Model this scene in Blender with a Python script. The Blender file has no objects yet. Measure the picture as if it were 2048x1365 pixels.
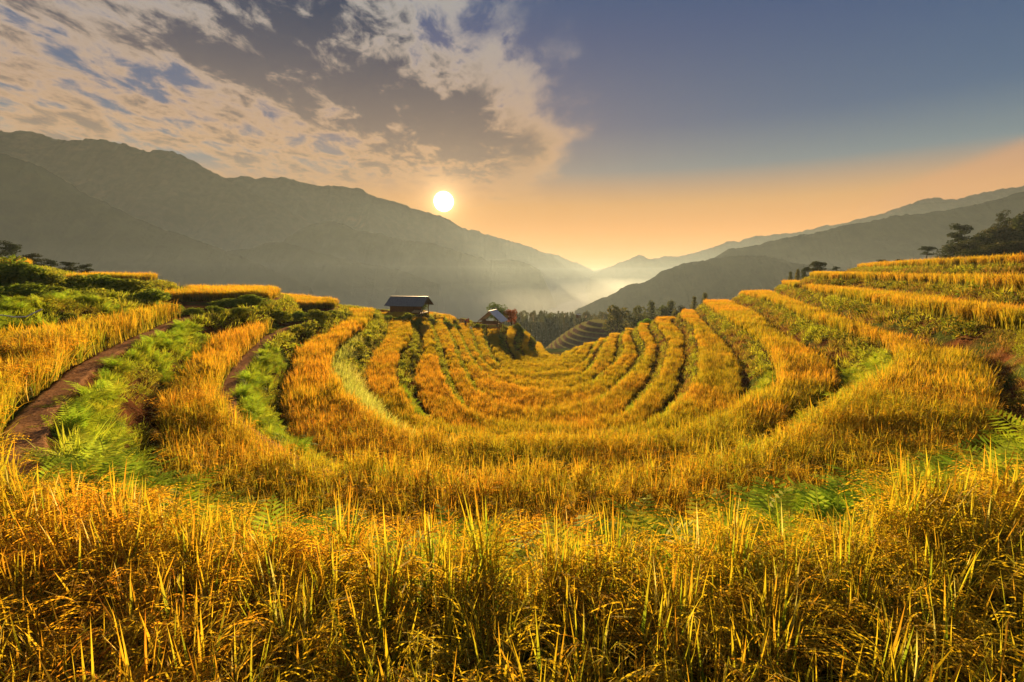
import bpy, bmesh, math, random
import numpy as np
from mathutils import Vector, Matrix

R = math.radians
random.seed(7)
rng = np.random.default_rng(11)
S = bpy.context.scene
COL = S.collection

# ------------------------------------------------------------------ camera
cam_d = bpy.data.cameras.new('camera')
cam = bpy.data.objects.new('camera', cam_d)
COL.objects.link(cam)
cam_d.sensor_width = 36.0
cam_d.lens = 17.0
cam_d.clip_start = 0.05
cam_d.clip_end = 60000
cam.location = (0, 0, 0)
cam.rotation_euler = (R(90 - 8.32), 0, 0)
S.camera = cam

# ------------------------------------------------------------------ light
SUN_AZ, SUN_EL = R(-7.8), R(7.7)        # azimuth from +Y (towards +X), elevation
sun_dir = Vector((math.sin(SUN_AZ) * math.cos(SUN_EL), math.cos(SUN_AZ) * math.cos(SUN_EL), math.sin(SUN_EL)))
sun_d = bpy.data.lights.new('sun', 'SUN')
sun_d.energy = 5.0
sun_d.angle = R(0.6)
sun_d.color = (1.0, 0.66, 0.32)
sun = bpy.data.objects.new('sun', sun_d)
COL.objects.link(sun)
sun.rotation_euler = sun_dir.to_track_quat('Z', 'Y').to_euler()

EXPO = 2.1
S.view_settings.view_transform = 'Standard'
S.view_settings.look = 'None'
S.view_settings.gamma = 1.0
S.view_settings.use_curve_mapping = False
S.view_settings.exposure = EXPO

S.render.engine = 'CYCLES'
S.cycles.use_denoising = True
S.cycles.max_bounces = 6
S.cycles.diffuse_bounces = 3
S.cycles.glossy_bounces = 2
S.cycles.transmission_bounces = 4
S.cycles.volume_bounces = 0
S.cycles.sample_clamp_indirect = 4.0
S.cycles.caustics_reflective = False
S.cycles.caustics_refractive = False


def srgb(r, g, b):
    f = lambda c: c / 12.92 if c <= .04045 else ((c + .055) / 1.055) ** 2.4
    return (f(r / 255), f(g / 255), f(b / 255), 1.0)


class NT:
    """small helper to write node trees"""
    def __init__(self, tree):
        self.t = tree
        self.t.nodes.clear()

    def n(self, typ, **kw):
        nd = self.t.nodes.new(typ)
        for k, v in kw.items():
            if k.startswith('i_'):
                key = k[2:]
                key = int(key) if key.isdigit() else key.replace('_', ' ')
                nd.inputs[key].default_value = v
            else:
                setattr(nd, k, v)
        return nd

    def l(self, a, b):
        self.t.links.new(a, b)

    def put(self, sock, v):
        if isinstance(v, (int, float, tuple)):
            sock.default_value = v
        else:
            self.l(v, sock)

    def math(self, op, a, b=0.0, c=0.0, clamp=False):
        nd = self.n('ShaderNodeMath', operation=op, use_clamp=clamp)
        for s, v in zip(nd.inputs, (a, b, c)):
            self.put(s, v)
        return nd.outputs[0]

    def mix(self, fac, a, b, blend='MIX'):
        nd = self.n('ShaderNodeMix', data_type='RGBA', blend_type=blend)
        self.put(nd.inputs[0], fac)
        self.put(nd.inputs[6], a)
        self.put(nd.inputs[7], b)
        return nd.outputs[2]

    def step(self, v, lo, hi, a=0.0, b=1.0):
        nd = self.n('ShaderNodeMapRange', interpolation_type='SMOOTHSTEP')
        self.l(v, nd.inputs[0])
        for i, q in zip((1, 2, 3, 4), (lo, hi, a, b)):
            nd.inputs[i].default_value = q
        return nd.outputs[0]

    def noise(self, vec, scale, detail=4, rough=.55, dist=0.0, out=0):
        nd = self.n('ShaderNodeTexNoise')
        nd.inputs['Scale'].default_value = scale
        nd.inputs['Detail'].default_value = detail
        nd.inputs['Roughness'].default_value = rough
        nd.inputs['Distortion'].default_value = dist
        if vec is not None:
            self.l(vec, nd.inputs['Vector'])
        return nd.outputs[out]


# ------------------------------------------------------------------ sky
def build_world():
    w = bpy.data.worlds.new('World')
    S.world = w
    w.use_nodes = True
    N = NT(w.node_tree)
    geo = N.n('ShaderNodeTexCoord')
    d = geo.outputs['Generated']
    sep = N.n('ShaderNodeSeparateXYZ'); N.l(d, sep.inputs[0])
    X, Y, Z = sep.outputs
    sky = N.n('ShaderNodeTexSky', sky_type='NISHITA', sun_disc=False)
    sky.sun_elevation = SUN_EL
    sky.sun_rotation = SUN_AZ
    sky.altitude = 1200
    sky.air_density = 1.0
    sky.dust_density = 1.2
    sky.ozone_density = 2.0
    # angle to the sun
    dot = N.n('ShaderNodeVectorMath', operation='DOT_PRODUCT')
    N.l(d, dot.inputs[0]); dot.inputs[1].default_value = sun_dir
    ang = N.math('ARCCOSINE', N.math('MINIMUM', dot.outputs['Value'], .999999))
    # dusk air: warm low down and towards the sun, blue higher up (values are for strength 0.1)
    zc = N.math('MAXIMUM', Z, 0.0)
    ramp = N.n('ShaderNodeValToRGB')
    N.l(N.math('MULTIPLY', zc, 1.6), ramp.inputs[0])
    el = ramp.color_ramp.elements
    el[0].position = 0.0; el[0].color = SKY_RAMP[0][1]
    el[1].position = 1.0; el[1].color = SKY_RAMP[-1][1]
    for p, c in SKY_RAMP[1:-1]:
        e = el.new(p); e.color = c
    base = N.n('ShaderNodeVectorMath', operation='SCALE'); N.l(ramp.outputs[0], base.inputs[0]); base.inputs['Scale'].default_value = 10.0
    air = N.mix(0.9988, sky.outputs[0], base.outputs[0])
    warm = N.math('MULTIPLY', N.math('EXPONENT', N.math('MULTIPLY', ang, -2.2)), N.step(Z, .02, .60, 1.0, .0))
    air = N.mix(N.math('MULTIPLY', warm, .55, clamp=True), air, tuple(10 * c for c in GLOW[:3]) + (1,))
    # cloud sheet: direction projected on a plane overhead
    zz = N.math('ADD', zc, .10)
    cx = N.math('DIVIDE', X, zz); cy = N.math('DIVIDE', Y, zz)
    cmb = N.n('ShaderNodeCombineXYZ'); N.l(cx, cmb.inputs[0]); N.l(cy, cmb.inputs[1])
    mp = N.n('ShaderNodeMapping'); N.l(cmb.outputs[0], mp.inputs[0])
    mp.inputs['Location'].default_value = CL_LOC
    mp.inputs['Rotation'].default_value = (0, 0, R(28)); mp.inputs['Scale'].default_value = (1.0, .62, 1)
    v = mp.outputs[0]
    big = N.noise(v, .55, 2, .5, .3)
    n1 = N.noise(v, 1.5, 8, .60, .35)
    n2 = N.noise(v, 6.5, 8, .66, .3)
    side = N.step(N.math('ADD', cx, N.math('MULTIPLY', N.math('SUBTRACT', n2, .5), 1.6)), -.25, 1.05)      # the bank of cloud ends right of the sun
    rx = N.math('ADD', cx, .60); ry = N.math('SUBTRACT', cy, 2.22)
    al = N.math('ADD', N.math('MULTIPLY', rx, .733), N.math('MULTIPLY', ry, .68)); ac = N.math('SUBTRACT', N.math('MULTIPLY', ry, .733), N.math('MULTIPLY', rx, .68))
    heavy = N.math('EXPONENT', N.math('MULTIPLY', N.math('ADD', N.math('POWER', N.math('DIVIDE', al, .95), 2.0), N.math('POWER', N.math('DIVIDE', ac, .30), 2.0)), -1.0))   # one thick band of cloud
    low = N.step(cy, 3.0, 4.6)
    cover = N.math('ADD', N.math('MULTIPLY', big, .50), N.math('MULTIPLY', n1, .75))
    cover = N.math('ADD', cover, N.math('MULTIPLY', n2, .80))
    cover = N.math('ADD', cover, N.math('MULTIPLY', heavy, .20))
    cover = N.math('SUBTRACT', cover, N.math('MULTIPLY', side, .46))
    cover = N.math('SUBTRACT', cover, N.math('MULTIPLY', low, .12))
    dens = N.step(cover, .85, 1.05)
    dens = N.math('MULTIPLY', dens, N.step(Z, .09, .22))
    core = N.step(cover, .93, 1.11)
    lit = N.mix(N.step(Z, .12, .50), CL_LIT_LOW, CL_LIT_HIGH)
    dark = N.mix(N.step(Z, .14, .45), CL_DARK_LOW, CL_DARK_HIGH)
    ccol = N.mix(core, lit, dark)
    cs = N.n('ShaderNodeVectorMath', operation='SCALE'); N.l(ccol, cs.inputs[0]); cs.inputs['Scale'].default_value = 10.0
    colr = N.mix(N.math('MULTIPLY', dens, .92), air, cs.outputs[0])
    # a low sunlit bank of cloud far to the right
    az = N.math('DIVIDE', X, N.math('MAXIMUM', Y, .05)); el2 = N.math('DIVIDE', Z, N.math('MAXIMUM', Y, .05))
    line = N.math('ADD', N.math('MULTIPLY', az, .36), -.104)
    wedge = N.math('MULTIPLY', N.step(N.math('ADD', N.math('SUBTRACT', line, el2), N.math('MULTIPLY', N.math('SUBTRACT', n1, .5), .03)), -.012, .02), N.step(az, .66, .84))
    wedge = N.math('MULTIPLY', wedge, N.step(az, 1.3, 2.2, 1.0, 0.0))
    wc = tuple(10 * c for c in lin(216, 150, 100, EXPK)[:3]) + (1,)
    colr = N.mix(N.math('MULTIPLY', wedge, .55), colr, wc)
    # the sun itself with its bright aureole
    disc = N.step(ang, .012, .0205, 1.0, 0.0)
    aur = N.math('EXPONENT', N.math('MULTIPLY', ang, -26.0))
    aur2 = N.math('EXPONENT', N.math('MULTIPLY', ang, -75.0))
    em = N.math('ADD', N.math('MULTIPLY', aur, 1.1), N.math('MULTIPLY', aur2, 7.0))
    a1 = N.n('ShaderNodeVectorMath', operation='SCALE'); a1.inputs[0].default_value = (1.0, .62, .26); N.l(em, a1.inputs['Scale'])
    a2 = N.n('ShaderNodeVectorMath', operation='SCALE'); a2.inputs[0].default_value = (90, 78, 60); N.l(disc, a2.inputs['Scale'])
    s1 = N.n('ShaderNodeVectorMath', operation='ADD'); N.l(colr, s1.inputs[0]); N.l(a1.outputs[0], s1.inputs[1])
    s2 = N.n('ShaderNodeVectorMath', operation='ADD'); N.l(s1.outputs[0], s2.inputs[0]); N.l(a2.outputs[0], s2.inputs[1])
    bg = N.n('ShaderNodeBackground'); bg.inputs['Strength'].default_value = 0.1
    N.l(s2.outputs[0], bg.inputs[0])
    out = N.n('ShaderNodeOutputWorld'); N.l(bg.outputs[0], out.inputs[0])


def lin(r, g, b, k=1.0):
    c = srgb(r, g, b)
    return (c[0] * k, c[1] * k, c[2] * k, 1)


EXPK = 2 ** -EXPO
SKY_RAMP = [(0.0, lin(255, 158, 52, EXPK)), (.10, lin(252, 160, 64, EXPK)), (.20, lin(212, 156, 96, EXPK)), (.30, lin(90, 124, 140, EXPK)),
            (.42, lin(10, 88, 132, EXPK)), (.64, lin(2, 72, 124, EXPK)), (1.0, lin(8, 64, 114, EXPK))]
GLOW = lin(252, 168, 70, EXPK * .9)
CL_LIT_LOW, CL_LIT_HIGH = lin(240, 178, 108, EXPK), lin(208, 200, 186, EXPK)
CL_DARK_LOW, CL_DARK_HIGH = lin(150, 124, 104, EXPK), lin(16, 42, 80, EXPK)
CL_LOC = (12.7, 6.1, 0)
build_world()


# ------------------------------------------------------------------ object helpers
def tag(o, label=None, cat=None, group=None, kind=None):
    if label: o['label'] = label
    if cat: o['category'] = cat
    if group: o['group'] = group
    if kind: o['kind'] = kind
    return o


def empty(name, loc, rz=0):
    o = bpy.data.objects.new(name, None)
    COL.objects.link(o)
    o.location = loc
    o.rotation_euler = (0, 0, rz)
    return o


class MB:
    """collects triangles / quads with a colour per vertex"""
    def __init__(self):
        self.v, self.f, self.c = [], [], []

    def add(self, verts, faces, col=(1, 1, 1)):
        b = len(self.v)
        self.v.extend([tuple(p) for p in verts])
        self.f.extend([tuple(i + b for i in f) for f in faces])
        if isinstance(col, list):
            self.c.extend(col)
        else:
            self.c.extend([col] * len(verts))

    def box(self, c, s, rz=0.0, col=(1, 1, 1), M=None):
        vs = [Vector((x * s[0] / 2, y * s[1] / 2, z * s[2] / 2)) for x in (-1, 1) for y in (-1, 1) for z in (-1, 1)]
        m = Matrix.Translation(c) @ Matrix.Rotation(rz, 4, 'Z')
        if M is not None: m = M @ m
        self.add([m @ p for p in vs], [(0, 1, 3, 2), (4, 6, 7, 5), (0, 4, 5, 1), (2, 3, 7, 6), (0, 2, 6, 4), (1, 5, 7, 3)], col)

    def tube(self, pts, rads, sides=6, col=(1, 1, 1), cap=True):
        rings = []
        pts = [Vector(p) for p in pts]
        for i, p in enumerate(pts):
            t = (pts[min(i + 1, len(pts) - 1)] - pts[max(i - 1, 0)]).normalized()
            a = t.cross(Vector((0, 0, 1)))
            if a.length < .05: a = t.cross(Vector((1, 0, 0)))
            a.normalize(); b = t.cross(a)
            rings.append([p + (a * math.cos(q) + b * math.sin(q)) * rads[i] for q in [2 * math.pi * j / sides for j in range(sides)]])
        vs = [p for r in rings for p in r]
        fs = []
        for i in range(len(rings) - 1):
            for j in range(sides):
                k = (j + 1) % sides
                fs.append((i * sides + j, i * sides + k, (i + 1) * sides + k, (i + 1) * sides + j))
        if cap:
            fs.append(tuple(range(sides))[::-1])
            fs.append(tuple((len(rings) - 1) * sides + j for j in range(sides)))
        self.add(vs, fs, col)

    def mesh(self, name, mat, smooth=False):
        me = bpy.data.meshes.new(name)
        me.from_pydata(self.v, [], self.f)
        a = me.color_attributes.new('col', 'FLOAT_COLOR', 'POINT')
        a.data.foreach_set('color', np.array([(c[0], c[1], c[2], 1.0) for c in self.c], dtype=np.float32).ravel())
        me.materials.append(mat)
        if smooth:
            me.polygons.foreach_set('use_smooth', [True] * len(me.polygons))
        me.update()
        return me

    def build(self, name, mat, parent=None, smooth=False):
        o = bpy.data.objects.new(name, self.mesh(name, mat, smooth))
        COL.objects.link(o)
        if parent: o.parent = parent
        return o


def grid_mesh(name, P, mat, closed=False, attrs=None):
    """P: (n, m, 3) array of points -> quad mesh"""
    n, m, _ = P.shape
    me = bpy.data.meshes.new(name)
    idx = np.arange(n * m).reshape(n, m)
    if closed:
        nx = np.roll(idx, -1, axis=1)
        q = np.stack([idx[:-1], nx[:-1], nx[1:], idx[1:]], -1).reshape(-1, 4)
    else:
        q = np.stack([idx[:-1, :-1], idx[:-1, 1:], idx[1:, 1:], idx[1:, :-1]], -1).reshape(-1, 4)
    me.vertices.add(n * m)
    me.vertices.foreach_set('co', P.astype(np.float32).ravel())
    me.loops.add(len(q) * 4)
    me.loops.foreach_set('vertex_index', q.astype(np.int32).ravel())
    me.polygons.add(len(q))
    me.polygons.foreach_set('loop_start', np.arange(0, len(q) * 4, 4, dtype=np.int32))
    me.polygons.foreach_set('loop_total', np.full(len(q), 4, dtype=np.int32))
    me.polygons.foreach_set('use_smooth', np.ones(len(q), dtype=bool))
    for k, a in (attrs or {}).items():
        at = me.attributes.new(k, 'FLOAT', 'POINT')
        at.data.foreach_set('value', a.astype(np.float32).ravel())
    me.update(); me.validate()
    me.materials.append(mat)
    o = bpy.data.objects.new(name, me)
    COL.objects.link(o)
    return o


# ------------------------------------------------------------------ value noise (numpy)
_perm = rng.permutation(512)
_vals = rng.random(512).astype(np.float32)


def vnoise(x, y):
    xi = np.floor(x).astype(np.int64); yi = np.floor(y).astype(np.int64)
    fx = x - xi; fy = y - yi
    fx = fx * fx * (3 - 2 * fx); fy = fy * fy * (3 - 2 * fy)
    h = lambda a, b: _vals[_perm[(a + _perm[b & 511]) & 511]]
    return (h(xi, yi) * (1 - fx) + h(xi + 1, yi) * fx) * (1 - fy) + (h(xi, yi + 1) * (1 - fx) + h(xi + 1, yi + 1) * fx) * fy


def fbm(x, y, oct=4, lac=2.1, gain=.5):
    s = 0; a = 1.0; t = 0
    for i in range(oct):
        s = s + a * vnoise(x + 17.3 * i, y - 9.1 * i); t += a
        a *= gain; x = x * lac; y = y * lac
    return s / t


# ------------------------------------------------------------------ the terraces: one lip (outer edge) per step, in metres
Z = {-2: .2, -1: -1.0, 0: -2.1, 1: -3.4, 2: -4.6, 3: -5.6, 4: -6.5, 5: -7.25, 6: -7.9, 7: -8.5, 8: -9.1, 9: -9.6, 10: -10.1, 11: -10.6, 12: -11.0, 13: -11.5}
LIP = {}
LIP[-2] = [(-120, 78), (-60, 56), (-45, 46), (-36, 33), (-28, 20), (-21, 8), (-14, -8), (4, -14), (16, -8), (23, 6), (27, 17), (30, 27), (33, 37), (36, 44), (44, 60), (75, 105), (130, 150)]
LIP[-1] = [(-120, 86), (-60, 62), (-42, 50), (-29, 40), (-27.5, 35), (-22, 26.5), (-17.8, 21), (-15.2, 15), (-14.5, 11), (-12, 4), (-6, -3), (3, -6), (9, -4), (13.5, 2), (17, 7), (20.2, 14), (21.3, 19), (22.6, 23), (25.6, 28.9), (28.9, 37.5), (30.5, 43), (32, 52), (42, 68), (72, 115), (130, 170)]
LIP[0] = [(-120, 94), (-32, 54), (-20, 42), (-17.2, 36), (-15.5, 30), (-14.4, 25), (-13.8, 20.6), (-11.8, 16.0), (-10.05, 12.3), (-8.7, 9.9), (-7.45, 8.0), (-6.55, 6.7), (-5.75, 5.75), (-4.9, 4.9), (-4.1, 4.3), (-3.0, 3.6), (-1.9, 3.05), (-.6, 2.8), (.6, 2.8), (1.9, 3.05), (3.4, 3.6), (4.6, 4.1), (6.5, 5.2), (9.3, 7.2), (12.2, 9.8), (14.8, 12.8), (16.6, 15.5), (17.6, 19.1), (18.8, 23.0), (21.5, 29.8), (28.1, 45.8), (36.9, 66.6), (48, 84), (70, 122), (130, 185)]
LIP[1] = [(-120, 104), (-33, 62), (-21, 52), (-16.5, 46), (-14.5, 38), (-13.2, 31), (-12.8, 26.6), (-10.6, 20.0), (-8.8, 15.4), (-7.8, 13.3), (-6.8, 11.6), (-5.7, 10.2), (-4.3, 8.8), (-2.9, 7.7), (-1.8, 7.2), (-.6, 7.0), (.6, 7.0), (1.9, 7.1), (3.2, 7.5), (5.0, 8.7), (6.4, 9.9), (8.2, 11.5), (10.0, 13.1), (11.6, 14.7), (13.6, 17.0), (14.8, 18.9), (16.2, 22.0), (17.3, 25.9), (19.9, 33.4), (24.3, 44.3), (33.2, 71.0), (44, 90), (66, 128), (130, 200)]
LIP[2] = [(-120, 116), (-34, 72), (-22, 62), (-16.5, 56), (-14.4, 50.4), (-11.3, 37.5), (-10.1, 29.8), (-9.2, 25.0), (-8.1, 21.6), (-6.9, 18.7), (-5.7, 16.5), (-4.3, 14.1), (-3.2, 12.6), (-1.8, 11.7), (-.6, 11.4), (.9, 11.35), (2.7, 11.5), (3.7, 11.8), (4.8, 12.4), (5.9, 13.5), (7.6, 15.3), (9.4, 17.3), (10.6, 19.2), (12.2, 22.4), (14.3, 27.4), (16.7, 34.8), (20.1, 46.7), (27.7, 70.3), (36, 86), (60, 132), (130, 214)]
LIP[3] = [(-120, 128), (-35, 82), (-22, 72), (-15.5, 66), (-13.2, 60.0), (-7.9, 38), (-7.1, 31.0), (-6.3, 26.3), (-5.4, 22.8), (-4.5, 20.1), (-3.3, 17.6), (-2.4, 16.4), (-1.5, 15.6), (0.0, 15.0), (1.2, 15.0), (2.6, 15.3), (4.0, 15.9), (5.4, 17.3), (6.6, 19.1), (8.0, 21.6), (9.4, 24.4), (11.1, 28.8), (12.7, 32.7), (14.4, 37.9), (17.3, 46.1), (19.9, 57.4), (23, 65), (30, 82), (56, 136), (130, 228)]
LIP[4] = [(-120, 138), (-36, 91), (-22, 81), (-14.5, 75), (-11.6, 69), (-11.0, 63.2), (-8.0, 48.8), (-6.2, 39.4), (-4.8, 32.1), (-3.8, 27.3), (-3.0, 24.2), (-2.1, 21.6), (-1.0, 19.8), (.3, 19.2), (1.6, 19.1), (3.0, 19.4), (4.3, 20.2), (5.6, 21.8), (7.1, 24.9), (8.2, 27.2), (9.8, 31.0), (11.2, 34.9), (13.6, 42.1), (15.0, 48.1), (17.6, 59.6), (20, 66), (28, 84), (54, 142), (130, 236)]
LIP[5] = [(-120, 142), (-36, 95), (-22, 86), (-13.5, 80), (-10.3, 74), (-9.7, 67.8), (-6.6, 51.6), (-5.1, 42.9), (-3.9, 35.9), (-3.0, 31.7), (-2.2, 28.4), (-1.3, 26.0), (-.2, 24.5), (.9, 24.0), (2.1, 24.0), (3.3, 24.5), (4.6, 25.8), (6.1, 28.3), (8.2, 32.8), (10.3, 37.9), (12.1, 43.1), (12.9, 47.0), (14.9, 57.2), (18, 67), (26, 86), (52, 146), (130, 243)]
LIP[6] = [(-120, 146), (-36, 99), (-22, 90), (-12, 84), (-8.9, 77), (-8.6, 70.4), (-6.7, 59.8), (-5.0, 49.8), (-3.7, 42.4), (-2.4, 37.0), (-1.5, 34.2), (-.5, 32.1), (.7, 30.8), (2.1, 30.2), (3.1, 30.3), (4.3, 31.2), (5.7, 33.3), (7.3, 36.8), (9.2, 41.4), (10.6, 45.8), (12.6, 55.0), (15.8, 66), (24, 88), (50, 150), (130, 250)]
LIP[7] = [(-120, 150), (-36, 103), (-22, 94), (-10.5, 88), (-7.0, 81), (-6.8, 74.4), (-5.5, 64.9), (-4.0, 51.7), (-2.9, 44.9), (-1.8, 40.6), (-.7, 37.6), (.7, 35.8), (2.1, 35.3), (3.2, 35.6), (4.6, 36.6), (5.9, 38.7), (7.4, 42.9), (9.0, 48.8), (11.3, 57.5), (14, 67), (22, 90), (48, 154), (130, 257)]
LIP[8] = [(-120, 154), (-36, 107), (-22, 98), (-9.5, 93), (-5.2, 86), (-4.9, 79.6), (-3.7, 63.5), (-2.4, 51.4), (-1.3, 45.0), (.1, 42.2), (2.0, 41.2), (3.5, 41.6), (5.4, 43.4), (7.2, 47.0), (9.3, 54.5), (12.4, 67), (20, 92), (46, 158), (130, 264)]
LIP[9] = [(-120, 158), (-36, 111), (-22, 103), (-7, 98), (-2.3, 90), (-1.9, 76.3), (-1.7, 64.9), (-.9, 55.2), (.5, 49.4), (2.3, 47.8), (3.9, 48.3), (5.4, 50.0), (7.3, 55.0), (11, 68), (18, 94), (44, 162), (130, 271)]
LIP[10] = [(-120, 162), (-36, 115), (-22, 108), (-4, 103), (.8, 94), (1.0, 83.1), (.4, 68.3), (.3, 62.5), (1.0, 56.4), (2.5, 53.4), (3.8, 52.6), (5.1, 53.4), (6.8, 57.4), (10, 70), (16, 96), (42, 166), (130, 278)]
LIP[11] = [(-120, 166), (-36, 119), (-22, 113), (-1, 107), (3.0, 96), (3.2, 80.2), (2.4, 67.5), (2.9, 59.8), (4.0, 56.9), (5.1, 56.6), (6.5, 60), (9, 71), (14, 98), (40, 170), (130, 285)]
LIP[12] = [(-120, 170), (-36, 123), (-22, 118), (1, 110), (5.0, 98), (4.9, 77.7), (4.7, 68.3), (5.1, 61.8), (5.7, 60.6), (6.3, 61.5), (8, 72), (12, 100), (38, 174), (130, 292)]
# bank width: left end, bottom, right end
BW = {-2: (4, 2.5, 2.4), -1: (2.2, 2, .95), 0: (1.05, 1.0, 1.15), 1: (1.15, .8, 1.5), 2: (1.2, .7, 1.0), 3: (.75, .6, .7), 4: (.45, .5, .6), 5: (.35, .45, .6), 6: (.35, .4, .5), 7: (.4, .4, .5), 8: (.5, .4, .4), 9: (1.0, .5, .4), 10: (1.0, .4, .4), 11: (.8, .4, .4), 12: (1.0, .5, .5)}


def catmull(P, step=.5):
    P = np.array(P, float)
    Q = np.vstack([2 * P[0] - P[1], P, 2 * P[-1] - P[-2]])
    out = []
    for i in range(1, len(Q) - 2):
        p0, p1, p2, p3 = Q[i - 1], Q[i], Q[i + 1], Q[i + 2]
        L = np.linalg.norm(p2 - p1)
        n = int(min(10, max(2, L / step)))
        # centripetal parametrisation keeps uneven spacing from overshooting
        t0 = 0; t1 = t0 + max(np.linalg.norm(p1 - p0), 1e-3) ** .5; t2 = t1 + max(L, 1e-3) ** .5; t3 = t2 + max(np.linalg.norm(p3 - p2), 1e-3) ** .5
        for t in np.linspace(t1, t2, n, endpoint=False):
            A1 = (t1 - t) / (t1 - t0) * p0 + (t - t0) / (t1 - t0) * p1
            A2 = (t2 - t) / (t2 - t1) * p1 + (t - t1) / (t2 - t1) * p2
            A3 = (t3 - t) / (t3 - t2) * p2 + (t - t2) / (t3 - t2) * p3
            B1 = (t2 - t) / (t2 - t0) * A1 + (t - t0) / (t2 - t0) * A2
            B2 = (t3 - t) / (t3 - t1) * A2 + (t - t1) / (t3 - t1) * A3
            out.append((t2 - t) / (t2 - t1) * B1 + (t - t1) / (t2 - t1) * B2)
    out.append(P[-1])
    return np.array(out)


LP, LW, POLY = {}, {}, {}
for k, P in LIP.items():
    C = catmull(P)
    LP[k] = C
    wl, wb, wr = BW[k]
    q = np.zeros(len(C))
    bi = int(np.argmin(np.hypot(C[:, 0] - (0 if k < 9 else 3), C[:, 1] * .6)))
    if k < 0: bi = len(C) // 2
    a = np.hypot(*(np.diff(C, axis=0).T)); s = np.concatenate([[0], np.cumsum(a)])
    ll = np.clip((s[bi] - s) / 9, 0, 1); rr = np.clip((s - s[bi]) / 9, 0, 1)
    w = wb + (wl - wb) * ll + (wr - wb) * rr
    if k == 0:      # the wide bare slope on the right
        w = w + .25 * np.exp(-((s - s[bi] - 14) / 4.0) ** 2)
    LW[k] = w
    POLY[k] = np.vstack([C, [(2500, C[-1, 1]), (2500, 9000), (-2500, 9000), (-2500, C[0, 1])]])


def inside(poly, x, y):
    r = np.zeros(x.shape, bool)
    px, py = poly[:, 0], poly[:, 1]
    for i in range(len(poly)):
        x1, y1 = px[i], py[i]; x2, y2 = px[i - 1], py[i - 1]
        if y1 == y2: continue
        c = ((y1 > y) != (y2 > y)) & (x < (x2 - x1) * (y - y1) / (y2 - y1) + x1)
        r ^= c
    return r


def lipdist(k, x, y):
    """distance to lip k and the bank width there"""
    C = LP[k]; W = LW[k]
    best = np.full(x.shape, 1e9); bw = np.zeros(x.shape)
    for i in range(len(C) - 1):
        ax, ay = C[i]; dx, dy = C[i + 1] - C[i]
        t = np.clip(((x - ax) * dx + (y - ay) * dy) / (dx * dx + dy * dy + 1e-12), 0, 1)
        d = (x - ax - t * dx) ** 2 + (y - ay - t * dy) ** 2
        m = d < best
        best[m] = d[m]
        bw[m] = W[i] + (W[i + 1] - W[i]) * t[m]
    return np.sqrt(best), bw


KS = sorted(LIP)


def sstep(a, b, x):
    t = np.clip((x - a) / (b - a), 0, 1)
    return t * t * (3 - 2 * t)


FLOOR = -190.0


def ground(x, y):
    """height, terrace number, distance past the bank foot, distance to own lip, bank parameter (0 lip .. 1 foot; 2 = not on a bank)"""
    x = np.asarray(x, float).ravel(); y = np.asarray(y, float).ravel()
    n = np.zeros(x.shape, int)
    for k in KS:
        n += inside(POLY[k], x, y)
    T = n - 2                    # terrace index
    z = np.zeros(x.shape); past = np.full(x.shape, 99.0); own = np.full(x.shape, 99.0); bt = np.full(x.shape, 2.0)
    for k in KS:
        m = T == k
        if m.any():
            d, _ = lipdist(k, x[m], y[m]); own[m] = d
        m = T == k + 1
        if m.any():
            d, w = lipdist(k, x[m], y[m]); past[m] = d - w; bt[m] = np.minimum(d / w, 2.0)
    zt = np.array([Z[k] for k in range(-2, 14)])
    z = zt[np.clip(T, -2, 13) + 2]
    up = zt[np.clip(T - 1, -2, 13) + 2]
    onb = bt < 1
    f = 1 - bt
    prof = f + .10 * np.sin(f * math.pi)         # banks bulge a little
    z = np.where(onb, z + (up - z) * np.clip(prof, 0, 1), z)
    rough = (fbm(x * 2.2, y * 2.2, 3) - .5)
    z = z + np.where(onb, rough * .30 * np.sin(np.clip(f, 0, 1) * math.pi), rough * .05)
    z = z + np.where(own < .45, .05, 0)          # trodden edge
    # uphill behind the top terrace
    m = T == -2
    z = z + np.where(m, np.maximum(0, own - 9) * .10, 0)
    # falling away beyond the crest
    wr = sstep(1, 8, x)
    fall = wr * np.maximum(0, y - 60 - .25 * np.clip(x - 8, 0, 200)) * .15 + (1 - wr) * np.maximum(0, y - 86) * .42 + np.maximum(0, y - 190) * .35
    z = z - fall * (T > -1)
    z = z + (T == 13) * (fbm(x / 30, y / 30, 4) - .5) * np.clip((y - 64) * .06, 0, 8)
    # wooded spur across the mouth of the bowl
    sp = np.exp(-((y - 272) / 50) ** 4) * sstep(-60, -5, x) * (1 - sstep(130, 190, x)) * (T > 0)
    z = z + sp * (-30 + 3.5 * (fbm(x / 35 + 4, y / 35, 3) - .5) - .012 * np.abs(x - 45) - z)
    m = T > -1
    z[m] = np.maximum(z[m], FLOOR + (fbm(x[m] / 160, y[m] / 160, 4) - .5) * 14)
    return z, T, past, own, bt


def gz(x, y):
    return float(ground([x], [y])[0][0])


# ------------------------------------------------------------------ materials
def new_mat(name):
    m = bpy.data.materials.new(name)
    m.use_nodes = True
    return m, NT(m.node_tree)


def finish(N, shader):
    o = N.n('ShaderNodeOutputMaterial'); N.l(shader, o.inputs[0])


def principled(N, col, rough=.8, spec=.2, bump=None, bs=.4, bd=.02):
    b = N.n('ShaderNodeBsdfPrincipled')
    N.put(b.inputs['Base Color'], col)
    N.put(b.inputs['Roughness'], rough)
    b.inputs['Specular IOR Level'].default_value = spec
    if bump is not None:
        bp = N.n('ShaderNodeBump'); bp.inputs['Strength'].default_value = bs; bp.inputs['Distance'].default_value = bd
        N.l(bump, bp.inputs['Height']); N.l(bp.outputs[0], b.inputs['Normal'])
    return b.outputs[0]


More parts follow.
